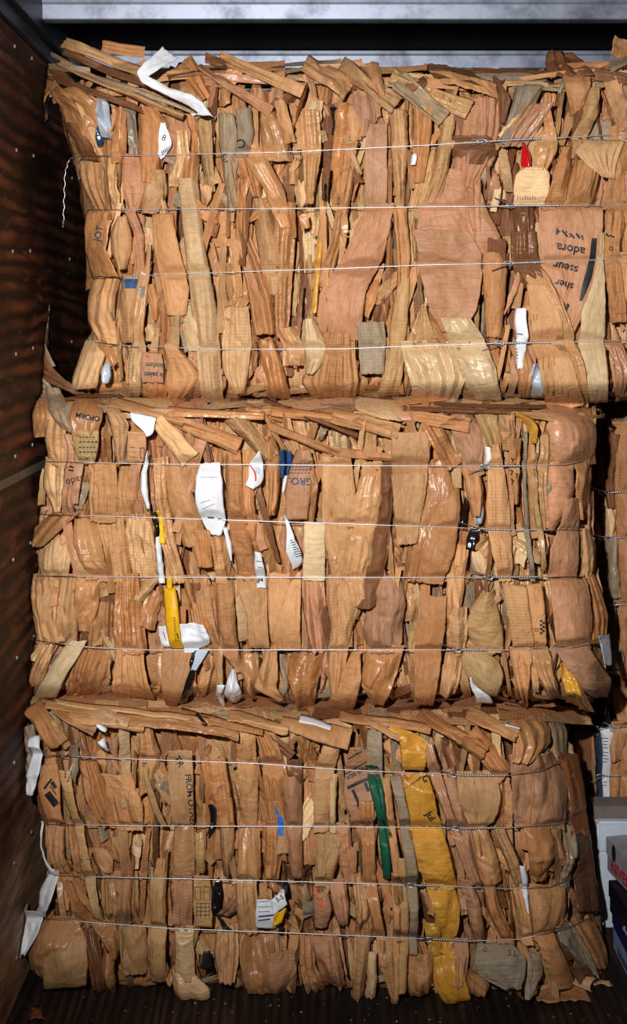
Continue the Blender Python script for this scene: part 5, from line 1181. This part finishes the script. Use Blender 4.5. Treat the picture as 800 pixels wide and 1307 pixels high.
marks_on(rl['yel'], [bar(517, 1000, 535, 980, .8), bar(523, 1004, 545, 984, .8), bar(514, 1008, 545, 988, .8)], 'K')
text_on(rl['yel'], 'Jul', 549, 1042, 12, 55, bold=.03); text_on(rl['yel'], 'G', 543, 994, 12, 60, bold=.03)
text_on(rl['sl'], '0', 619, 1212, 10, 6, bold=.0); text_on(rl['sl'], '5.L', 654, 1217, 11, 6, bold=.0)

# ================================================================ the second column of bales, to the right
Sru = Surf([(766, 510), (764, 600), (768, 700), (766, 790), (772, 870)], [(1085, 510), (1085, 870)], [(760, 520), (1085, 520)], [(760, 868), (1085, 868)], .40, .40,
           ([(764, 534), (1085, 533)], [(764, 627), (1085, 628)], [(764, 685), (1085, 684)], [(764, 770), (1085, 770)]), 51, cl=20, rl=.05, xlim=(.815, 1.70))
H_ru = [
 ('c', [(768, 780, 640), (766, 784, 662), (770, 782, 684)], dict(f=26, cr=3)), ('g', [(768, 786, 690), (766, 784, 720), (772, 790, 755)], dict(f=24, cr=3)),
 ('o', [(784, 820, 545), (782, 824, 600), (786, 826, 680), (790, 826, 760)], dict(f=24, cr=3)), ('d', [(772, 786, 560), (770, 784, 600), (772, 782, 640)], dict(f=16, pl=2)),
 ('t', bar(770, 520, 860, 522, 30, 30), dict(f=8, cr=4, pl=4)), ('o', [(786, 830, 770), (788, 830, 810), (792, 836, 860)], dict(f=26, cr=4)),
 ('g', [(770, 786, 775), (774, 790, 815), (780, 796, 850)], dict(f=20, cr=6))]
Srl = Surf([(752, 872), (755, 900), (757, 1200)], [(1085, 870), (1085, 1200)], [(740, 874), (1085, 874)], [(740, 1150), (1085, 1150)], .47, .47,
           ([(756, 926), (800, 925), (1085, 925)], [(756, 987), (1085, 988)]), 61, cl=14, rl=.04, xlim=(.812, 1.70))
H_rl = [
 ('K', [(760, 768, 884), (764, 774, 902), (761, 782, 925)], dict(f=24, cr=2, mat='film', ref='blk')), ('W', [(762, 781, 922), (766, 778, 950), (766, 777, 990), (768, 775, 1030)], dict(f=26, cr=2, ref='txt')),
 ('n', [(756, 765, 928), (758, 766, 970), (762, 767, 1030)], dict(f=20, cr=3, mat='film')), ('t', [(776, 800, 925), (774, 796, 945), (776, 792, 960)], dict(f=34, cr=2)),
 ('y', [(776, 830, 876), (780, 830, 900), (790, 830, 924)], dict(f=26, cr=5)), ('o', [(776, 790, 962), (774, 790, 990), (776, 786, 1030)], dict(f=24, cr=2)), ('t', [(790, 812, 930), (788, 812, 980), (790, 812, 1030)], dict(f=24, cr=3, pl=1)),
 ('d', [(748, 760, 880), (750, 760, 900), (752, 762, 930)], dict(f=16, cr=3))]
ru, _ = make_bale('cardboard_bale', 'upper bale in the shadowed row at the right edge, above the grey board', 'wire-tied cardboard bales', Sru, .70, 1.53, 1.0, H_ru, Sru.wires, 404, umax=880, nB=10, knots=((770, 800),) * 4, loc=(1.3, .9, .70))
rb, rr_ = make_bale('cardboard_bale', 'lower bale behind the grey board at the right edge, black and white printed paper', 'wire-tied cardboard bales', Srl, .004, .695, 1.0, H_rl, Srl.wires, 505, umax=880, nB=10, knots=((768, 790),) * 2, loc=(1.3, .95, .004))
marks_on(rr_['txt'], [bar(767, y, 767 + w_, y + .6, 1.0) for y, w_ in ((942, 9), (946, 9), (950, 8), (954, 9), (960, 9), (964, 8), (968, 9), (972, 7), (998, 7), (1002, 7))], 'n')
marks_on(rr_['blk'], [bar(765, 911, 768, 898, 1.6), bar(772, 912, 774, 902, 1.6)], 'W')

# grey board on a white box in front of the lower right bale
bm = bmesh.new(); box_bm(bm, .815, .33, .311, 1.70, .40, .347, .002)
M_board = plain('grey_weathered_board', lin(122, 108, 100), .8, bump=.4, sc=14, dirt=lin(92, 80, 76))
tag(bm_obj('wooden_board', bm, M_board), 'grey weathered board lying on the white box at the right', 'board')
M_white = plain('white_board', lin(214, 222, 232), .6, dirt=lin(196, 204, 216), sc=5)
wb = empty('white_box', (1.1, .37, 0)); tag(wb, 'white box under the grey board behind the shoe boxes', 'box')
bm = bmesh.new(); box_bm(bm, -.275, -.055, 0, .35, .03, .218, .004); bm_obj('box_body', bm, M_white, wb)
bm = bmesh.new(); box_bm(bm, -.279, -.06, .221, .354, .03, .309, .006); bm_obj('lid', bm, M_white, wb)

def carton(label, x0, y0, z0, w, d, h, yaw, cols, group='stacked shoe boxes', lidh=.03, txt=None):
    r = empty('carton', (x0, y0, z0)); r.rotation_euler = (0, 0, yaw); tag(r, label, 'box', group)
    bm = bmesh.new(); t = .003
    box_bm(bm, 0, 0, 0, w, d, h - .002, .0015); bm_obj('box_body', bm, plain('carton_' + str(len(bpy.data.materials)), cols[0], .5, sc=20), r)
    bm = bmesh.new(); box_bm(bm, -t, -t, h - lidh, w + t, d + t, h, .002)
    L = bm_obj('lid', bm, plain('carton_lid_' + str(len(bpy.data.materials)), cols[1], .45, sc=20), r)
    return r, L
def side_text(parent, s, size, loc, col, rotz=-PI / 2, bold=.03, name='printed_lettering'):
    fc = bpy.data.curves.new('f', 'FONT'); fc.body = s; fc.size = size; fc.offset = bold * size; fc.extrude = .0002
    fo = bpy.data.objects.new('f', fc); COL.objects.link(fo); dg = bpy.context.evaluated_depsgraph_get(); dg.update()
    me = bpy.data.meshes.new_from_object(fo.evaluated_get(dg)); bpy.data.objects.remove(fo)
    m_, nt_, b_ = newmat('ink_' + s.replace(' ', '_')); b_.inputs['Base Color'].default_value = (*col, 1); b_.inputs['Roughness'].default_value = .5
    me.materials.clear(); o = link(name, me, m_, parent, loc); o.rotation_euler = (PI / 2, 0, rotz); return o
def side_marks(parent, y0, y1, z0, h, col):
    """a line of print too small to read on the side of a carton"""
    bm = bmesh.new(); y = y0; r_ = random.Random(5)
    while y < y1:
        w_ = r_.uniform(.008, .02); hh = h * r_.choice((.6, .6, 1)); box_bm(bm, -.0042, y, z0, -.0030, y + w_, z0 + hh * .25); box_bm(bm, -.0042, y, z0, -.0030, y + w_ * .25, z0 + hh)
        box_bm(bm, -.0042, y, z0 + hh * .5, -.0030, y + w_ * .8, z0 + hh * .65); y += w_ + .006
    m_, nt_, b_ = newmat('carton_print'); b_.inputs['Base Color'].default_value = (*col, 1)
    return bm_obj('printed_lettering', bm, m_, parent)
c1, l1 = carton('blue-edged white carton on the floor at the right, lowest of its stack', .840, -.35, .001, .34, .56, .096, 0, (lin(150, 168, 196), lin(28, 30, 92)), lidh=.028)
c2, l2 = carton('black carton with small white lettering, middle of the right stack', .858, -.34, .099, .34, .56, .086, .045, (lin(20, 22, 40), lin(14, 14, 26)), lidh=.045)
c3, l3 = carton('grey carton with red lettering, top of the right stack', .893, -.015, .187, .19, .295, .096, .18, (lin(138, 140, 152), lin(160, 158, 164)), lidh=.05)
side_marks(c2, .05, .42, .016, .026, lin(190, 195, 205))
side_text(c3, 'NIVERS', .044, (-.0005, .27, .012), lin(190, 22, 40))
bm = bmesh.new(); g = bmesh.ops.create_cone(bm, cap_ends=True, segments=20, radius1=.016, radius2=.016, depth=.001)
for v in bm.verts: v.co = Vector((v.co.z, v.co.x * .8, v.co.y * 1.5))
bm_obj('hand_hole', bm, plain('black_hole', lin(12, 12, 18), .8), c3, (-.0035, .245, .070))
side_marks(c1, .1, .50, .018, .03, lin(60, 80, 130))
bm = bmesh.new(); box_bm(bm, -.001, 0.002, 0.06, 0, .555, .07); bm_obj('blue_line', bm, plain('blue_print', lin(30, 40, 130), .5), c1)

# ================================================================ loose things
rng = random.Random(9)
def loose(name, label, cat, pts_rows, key, Y, mat='kraft', group=None, flat=False, thick=3, **kw):
    S0 = Surf([(-50, 0), (-50, 1400)], [(1200, 0), (1200, 1400)], [(-50, -500), (1200, -500)], [(-50, 2500), (1200, 2500)], Y, Y, (), 77)
    S0.base = lambda u, v: S0.plane(u, v)
    P, Q, uv = sheet(S0, pts_rows, rng, **kw)
    me = mesh_np(name, P, Q, jitcol(key, rng, .03), uv, smooth=False); c = P.mean(0); me.transform(__import__('mathutils').Matrix.Translation(-Vector(c)))
    o = link(name, me, MAT[mat]); o.location = c
    md = o.modifiers.new('thickness', 'SOLIDIFY'); md.thickness = thick / 1000; md.offset = -1
    tag(o, label, cat, group); return o
def floor_scrap(name, label, cat, x, y, w, l, yaw, key, group=None, mat='kraft', cr=6, pl=0, z=.008):
    P, Q, uv = free_sheet((0, 0, 0), (math.cos(yaw), math.sin(yaw), 0), (-math.sin(yaw), math.cos(yaw), 0), (0, 0, 1), w, l, rng, pl, cr, g=.006)
    P[:, 2] -= P[:, 2].min(); P[:, 2] += .004
    me = mesh_np(name, P, Q, jitcol(key, rng, .03), uv); o = link(name, me, MAT[mat]); o.location = (x, y, 0.0)
    md = o.modifiers.new('thickness', 'SOLIDIFY'); md.thickness = .002; md.offset = 1
    tag(o, label, cat, group); return o
def fl(u, v):                                                     # the floor point seen at u, v
    d = 1.735 * F / (v - 420); return ((u - 400) / F * d, d - 3.0)
x, y = fl(718, 1277); floor_scrap('cardboard_sheet', 'flat torn cardboard strip on the floor under the right end of the bottom bale', 'cardboard', x, y + .02, .14, .07, .05, 'o', cr=1.5)
x, y = fl(757, 1212); floor_scrap('cardboard_scrap', 'torn cardboard scrap on the floor between bottom bale and boxes', 'scrap', x, y, .035, .06, .5, 't', cr=6)
x, y = fl(745, 1262); floor_scrap('cardboard_scrap', 'pale torn scrap on the floor at the right corner of the bottom bale', 'scrap', x, y, .05, .05, 1.1, 'l', cr=5)
x, y = fl(768, 1258); floor_scrap('cardboard_scrap', 'thin pale sliver on the floor in front of the lowest carton', 'scrap', x, y, .05, .016, .2, 'l', cr=2)
x, y = fl(46, 1301); floor_scrap('paper_scrap', 'crumpled red and pale scrap on the floor by the left wall', 'scrap', x, y, .032, .03, .4, (.22, .05, .03), cr=5, mat='paper')
# the white plastic strip over the top left corner of the upper bale: bent sheet
ws = loose('plastic_strip', 'folded white plastic strip lying over the top left of the upper bale', 'plastic strip',
   [(206, 57, 224, 70), (190, 76, 210, 84), (176, 94, 190, 100), (182, 108, 200, 104), (208, 122, 216, 114), (240, 136, 246, 124), (256, 148, 262, 134), (243, 148, 274, 152)], 'W', -.005, 'film', thick=1.2, f=22, cr=3.5, bow=1, lift=[-40, -20, 0, 6, 6, 8, 14, 20])
# loose wire end hanging in the gap on the left
pts = np.array([at(100, 196, .05), at(88, 204, .06), at(83, 220, .06), at(82, 250, .06), at(81, 282, .06), at(80, 290, .06)])
pts = np.stack([np.interp(np.linspace(0, 5, 40), range(6), pts[:, i]) for i in range(3)], 1); pts[:, 0] += .002 * np.sin(np.arange(40) * 1.7)
V, Q = tube_np(pts, .0011, 6)
link('wire_end', mesh_np('wire_end', V - np.array(up.location), Q), MAT['wire'], up)

# crumbs of board and paper swept over the floor
parts = []
for i in range(90):
    u, v = rng.uniform(30, 780), rng.uniform(1270, 1306); x, y = fl(u, v)
    if i % 3 == 0: x, y = rng.uniform(-.74, 1.6), rng.uniform(-1.6, -.2)
    n_ = rng.randint(4, 5); w_ = rng.uniform(.001, .0035); an = rng.random() * PI
    q = [(x + w_ * math.cos(an + a_) * rng.uniform(.6, 1.6), y + w_ * math.sin(an + a_), .0015 + rng.uniform(0, .002)) for a_ in (0, PI / 2, PI, PI * 1.5)]
    P = np.array(q + [(a_, b_, .0002) for a_, b_, _ in q]); Q = np.array([(0, 1, 2, 3), (7, 6, 5, 4), (0, 4, 5, 1), (1, 5, 6, 2), (2, 6, 7, 3), (3, 7, 4, 0)])
    parts.append((P, Q, jitcol(rng.choice('tdgdg'), rng, .2), P[:, :2]))
V, Q, C, U, _ = join(parts)
tag(link('floor_debris', mesh_np('floor_debris', V, Q, C, U, smooth=False), MAT['kraft']), 'tiny crumbs of cardboard and paper scattered over the dark floor boards', 'debris', kind='stuff')
